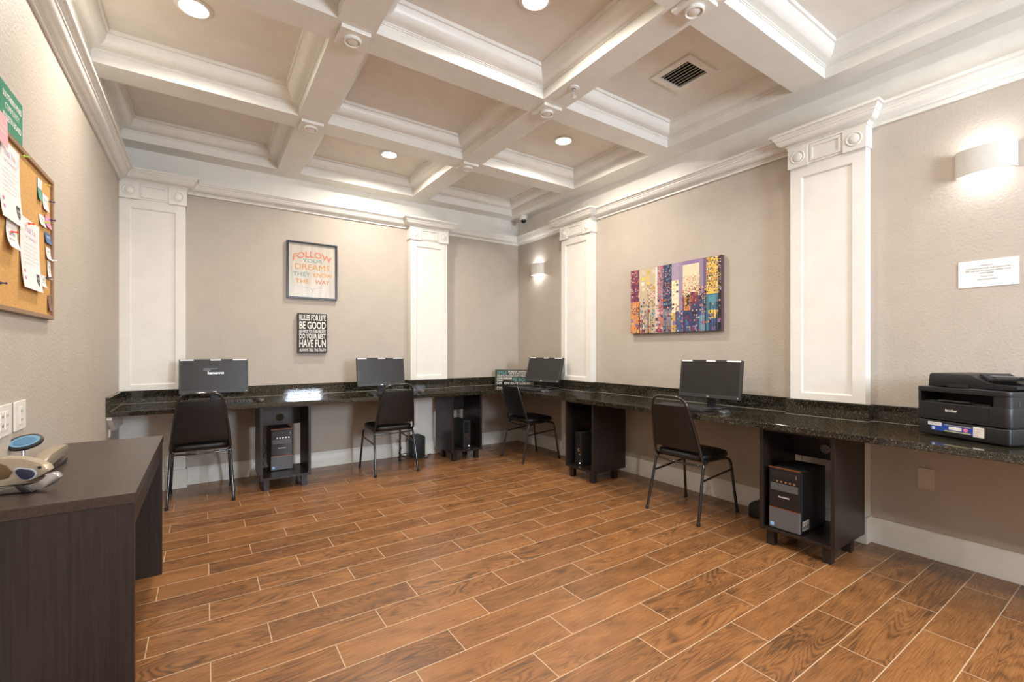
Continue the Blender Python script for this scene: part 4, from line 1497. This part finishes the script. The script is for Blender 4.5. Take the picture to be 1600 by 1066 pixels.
# stapler lying along the wall, jaw pointing away from the camera
t = thing('heavy_stapler', 'long champagne stapler lying along the wall on the dark desk, behind the grip tool', 'stapler', (-0.500, 2.455, DZ + .001), rz=math.radians(87))
DPAD = plain('dark_brown_pad', (0.035, 0.025, 0.020), .4)
slab([(-.125, .0), (.135, .0), (.148, .008), (.142, .020), (.06, .014), (-.06, .012), (-.125, .020)], -.021, .021, 'base', DPAD, t)
slab([(-.125, .0205), (-.06, .024), (.05, .034), (.142, .044), (.150, .052), (.148, .068), (.135, .073), (.04, .070), (-.05, .066), (-.12, .052), (-.135, .036)], -.022, .022, 'arm', CHAMP, t, .006)
slab([(-.03, .0165), (.05, .022), (.140, .034), (.138, .040), (.05, .0315), (-.03, .025)], -.012, .012, 'magazine', SILV, t, .002)
MB().lathe([(.004, .0728), (.0035, .0745)], n=14, c=(.105, 0, 0)).build('screw', CHROME, t)
# sculpted hand punch in front of it, seen from its side
t = thing('hand_punch', 'champagne hand punch with dark blue teardrop grip at the edge of the photo', 'hole punch', (-0.545, 2.125, DZ + .001), rz=math.radians(-9))
slab([(-.035, .030), (.0, .028), (.045, .032), (.071, .034), (.095, .045), (.113, .056), (.127, .066), (.122, .080), (.104, .091), (.076, .104), (.054, .112), (.022, .119), (.0, .115), (-.035, .105)], -.020, .020, 'body', CHAMP, t, .006)
slab([(-.030, .080), (-.02, .098), (.004, .103), (.026, .092), (.040, .070), (.030, .052), (.0, .045), (-.03, .045)], -.0225, -.0195, 'bronze_inlay', plain('bronze', (0.16, 0.10, 0.05), .35, metal=.6), t, .001)


def tear(k):
    o = []
    for i in range(28):
        a_ = 2 * PI * i / 28
        q = k * (1 + .75 * max(0, math.cos(a_ - math.radians(140))) ** 8)
        o.append((.074 + .019 * q * math.cos(a_), .059 + .016 * q * math.sin(a_)))
    return o


MB().prism(tear(1.22), -.0225, -.0195, 'Y', bevel=.001).build('white_rim', plain('pearl_plastic', (.42, .42, .45), .25), t, smooth=40)
MB().prism(tear(1.0), -.0265, -.0200, 'Y', bevel=.002).build('side_grip', NAVY, t, smooth=50)
MB().lathe([(.005, -.0225), (.005, -.0195)], n=16, c=(.104, 0, .078), axis='Y').build('pivot_pin', plain('dark_pin', (.05, .045, .04), .3, metal=.8), t)
slab([(-.035, .0), (.085, .0), (.110, .008), (.138, .020), (.154, .040), (.150, .050), (.138, .058), (.114, .054), (.120, .040), (.100, .026), (.080, .020), (-.035, .022)], -.024, .008, 'lower_jaw', SILV, t, .005)
slab([(.048, .024), (.058, .030), (.072, .022), (.086, .010), (.090, .002), (.070, .002), (.058, .012)], -.032, -.0245, 'catch', BLACK, t, .002)
# oval disc on a short stem
t = thing('oval_tape_holder', 'oval black-rimmed holder with a pale blue face leaning behind the stapler', 'tape holder', (-0.552, 2.385, DZ + .001), rz=math.radians(12))
Mo = Matrix.Translation((.005, 0, .122)) @ Matrix.Rotation(math.radians(-12), 4, 'Y') @ Matrix.Rotation(math.radians(38), 4, 'X')
m = MB()
m.prism([(.049 * math.cos(a), .034 * math.sin(a)) for a in [2 * PI * i / 40 for i in range(40)]], -.006, .004, 'Z', bevel=.002)
m.xf(Mo)
m.build('rim', BLACK, t, smooth=50)
m = MB()
m.prism([(.040 * math.cos(a), .026 * math.sin(a)) for a in [2 * PI * i / 40 for i in range(40)]], .0042, .006, 'Z')
m.xf(Mo)
m.build('blue_face', plain('pale_blue_plastic', (0.15, 0.29, 0.40), .3), t)
m = MB()
m.prism([(.030 * math.cos(a), .017 * math.sin(a)) for a in [2 * PI * i / 40 for i in range(40)]], .0061, .0075, 'Z')
m.xf(Mo)
m.build('inner_ring', plain('mid_blue_plastic', (0.08, 0.20, 0.32), .3), t)
MB().box(-.024, .022, -.014, .014, 0, .010, bevel=.003).build('foot', plain('pale_blue_plastic', (0.15, 0.29, 0.40), .3), t)
MB().tube([(0, 0, .008), (0, .006, .122)], .006, n=10).build('stem', SILV, t)

# ------------------------------------------------------------------ printer
t = thing('laser_printer', 'black multifunction laser printer on the granite worktop at right', 'printer', (3.147, 0.800, ZT + .001), rz=math.atan2(-.922, -.387))
PW, PD = .395, .312
ptray = MB().box(.004, PW - .004, .006, PD, .004, .085, bevel=.010, seg=3).build('paper_tray', BLACK, t, smooth=40)


def rr(x0, x1, y0, y1, r, n=5):
    o = []
    for cx, cy, a in ((x1 - r, y0 + r, -90), (x1 - r, y1 - r, 0), (x0 + r, y1 - r, 90), (x0 + r, y0 + r, 180)):
        o += arc(cx, cy, r, a, a + 90, n)
    return o


PB = plain('printer_black', (0.013, 0.013, 0.014), .42, bump=.12, bscale=700)
# body with a real slot: lower block, side cheeks, upper deck
MB().prism(rr(0, PW, .0, PD, .022), .087, .176, 'Z', bevel=.002).build('body', PB, t, smooth=40)
MB().prism([(.026, .0), (.026, PD - .01), (0, PD - .01), (0, .022), (.002, .012), (.006, .006), (.012, .002), (.022, .0)], .1765, .2275, 'Z').build('left_cheek', PB, t, smooth=40)
MB().prism(rr(.322, PW, .0, PD, .022), .1765, .2275, 'Z').build('right_cheek', PB, t, smooth=40)
MB().box(.026, .322, .14, PD - .01, .1765, .2275).build('slot_back', BLACK_MATT, t)
MB().prism(rr(0, PW, -.002, PD, .022), .228, .251, 'Z', bevel=.003).build('control_deck', PB, t, smooth=40)
MB().prism([(.03, .1768), (.31, .1768), (.31, .182), (.03, .182)], .02, .135, 'Y', bevel=0).build('output_tray', BLACK_MATT, t)
MB().box(.105, .240, -.001, .06, .183, .188, bevel=.001).build('paper_stop', DGREY, t)
fdoor = MB().box(.030, .318, -.0022, .002, .100, .172, bevel=.001).build('front_door', PB, t)
MB().box(.11, .22, -.003, .0, .166, .1715, bevel=.001).build('door_notch', BLACK_MATT, fdoor)
fp = lambda x, y, k: (x, -.0025 - k, y)
lettering([('brother', .140, .192, .132, .146)], LABEL_WHITE, fdoor, fp, bold=.03)
fs_ = lambda x, y, k: (x, .0054 - k, y)
BLU = plain('sticker_blue', (0.02, 0.07, 0.40), .35)
m = MB().box(.068, .250, .0052, .0062, .030, .068)
m.build('blue_sticker', BLU, ptray)
MB().box(.055, .118, .0046, .0056, .055, .072).build('white_sticker', LABEL_WHITE, ptray)
MB().box(.252, .296, .0050, .0060, .025, .073).build('white_info_sticker', LABEL_WHITE, ptray)
lettering([('INSTANT', .062, .112, .060, .068)], GREYINK, ptray, lambda x, y, k: (x, .0044 - k, y), name='sticker_text')
lettering([('brother.com', .257, .292, .062, .066), ('support', .257, .285, .050, .054), ('help line', .257, .288, .040, .044), ('scan', .257, .275, .031, .035)], plain('red_ink', (.5, .1, .05), .5), ptray, lambda x, y, k: (x, .0048 - k, y), name='info_text')
YEL = plain('sticker_yellow', (.75, .70, .12), .4)
m = MB().box(.130, .244, .0044, .0052, .0325, .0365)
m.box(.130, .244, .0044, .0052, .0635, .0655)
m.build('yellow_bands', YEL, ptray)
m = MB().box(.150, .205, .0044, .0052, .042, .058, bevel=.0003)
m.build('white_burst', LABEL_WHITE, ptray)
MB().lathe([(.010, .0042), (.010, .0052)], n=20, c=(.222, 0, .050), axis='Y').build('pink_dot', plain('sticker_pink', (.85, .22, .42), .4), ptray)
MB().box(.074, .088, .0046, .0052, .034, .048).build('pale_square', plain('pale_sticker', (.6, .7, .85), .4), ptray)
# control panel buttons
m = MB()
for k in range(4):
    for r_ in range(3):
        m.box(.225 + k * .016, .236 + k * .016, .012 + r_ * .013, .021 + r_ * .013, .2512, .2526)
m.build('keypad', GUN, t)
MB().box(.120, .195, .012, .045, .2512, .2530, bevel=.0005).build('display', GLOSSB, t)
# document feeder: tall hump at left sloping down to the right
prof = [(.022, .2535), (.376, .2535), (.390, .262), (.392, .276), (.285, .278), (.262, .286), (.215, .319), (.205, .322), (.040, .322), (.028, .314)]
MB().prism(prof, .050, PD - .004, 'Y', bevel=.003).build('document_feeder', PB, t, smooth=40)
MB().box(.120, .205, .046, .054, .2538, .267, bevel=.001).build('lift_notch', BLACK_MATT, t)
MB().prism([(.222, .3195), (.262, .291), (.37, .298), (.389, .312), (.384, .318), (.366, .306), (.268, .300), (.232, .325)], .085, PD - .04, 'Y', bevel=.001).build('feeder_tray', BLACK_MATT, t)
MB().box(.240, .372, .125, .135, .312, .318, bevel=.002, mat=Matrix.Rotation(0, 4, 'Z')).build('paper_guide', plain('grey_guide', (.22, .22, .23), .3), t)
MB().box(PW - .001, PW + .001, .05, .062, .185, .205).build('side_latch', DGREY, t)

# ------------------------------------------------------------------ black boxes and cords on the floor
t = thing('subwoofer', 'black rounded speaker box on the floor behind the second chair', 'speaker', (1.985, 4.865, 0))
m = MB()
m.prism([(-.075, .004), (.075, .004), (.075, .225)] + [(.075 * math.cos(a), .225 + .028 * math.sin(a)) for a in [PI * i / 12 for i in range(1, 12)]] + [(-.075, .225)], -.075, .060, 'Y', bevel=.004)
m.build('cabinet_box', BLACK_MATT, t, smooth=40)
for sx in (-1, 1):
    for y in (-.06, .045):
        MB().lathe([(.008, 0), (.008, .005)], n=12, c=(sx * .06, y, 0)).build('foot', RUBBER, t)
t = thing('battery_backup', 'low black power box on the floor left of the nearest cabinet', 'power box', (3.360, 1.665, 0))
m = MB()
m.prism([(-.10, .002), (.10, .002), (.10, .085), (.085, .105), (0, .116), (-.085, .105), (-.10, .085)], -.10, .10, 'X', bevel=.006)
m.build('housing', BLACK, t, smooth=30)
MB().box(-.1015, -.099, -.03, -.01, .03, .05).build('switch', RUBBER, t)
cable([(1.80, 4.965, .20), (1.83, 4.93, .10), (1.79, 4.90, .05), (1.86, 4.88, .02), (1.90, 4.86, .012)], 'black cable hanging loose beside the floor speaker', .004)
cable([(1.95, 4.775, .006), (2.06, 4.74, .006), (2.13, 4.86, .006), (2.20, 4.90, .006)], 'black cord on the floor between speaker and corner cabinet', .004)
cable([(1.78, 4.90, .008), (1.84, 4.83, .03), (1.88, 4.87, .05), (1.82, 4.92, .03), (1.86, 4.80, .008), (1.93, 4.775, .01)], 'coiled black cord beside the floor speaker', .004)
cable([(.425, 4.68, .50), (.44, 4.66, .38), (.46, 4.65, .30), (.43, 4.66, .22), (.455, 4.65, .14), (.475, 4.66, .122)], 'black cables hanging inside the leftmost cabinet', .005)
cable([(3.195, 1.15, .36), (3.20, 1.17, .28), (3.195, 1.14, .22), (3.20, 1.17, .16)], 'black cable inside the nearest cabinet behind the tower', .003)
cable([(1.66, 4.72, .772), (1.80, 4.74, .764), (1.885, 4.60, .7635), (1.885, 4.56, .768)], 'thin mouse cord beside the second monitor', .0018)
cable([(0.24, 4.76, .7635), (.32, 4.68, .7635), (.40, 4.60, .7635), (.400, 4.53, .768)], 'thin mouse cord beside the leftmost monitor', .0018)
cable([(3.36, 3.86, .7635), (3.24, 3.80, .7635), (3.08, 3.785, .7635), (3.045, 3.785, .768)], 'thin mouse cord beside the corner monitor', .0018)
cable([(3.32, 1.95, .7635), (3.24, 1.80, .7635), (3.12, 1.80, .7635), (3.078, 1.80, .768)], 'thin mouse cord below the skyline painting', .0018)
MB_c.bm.free()
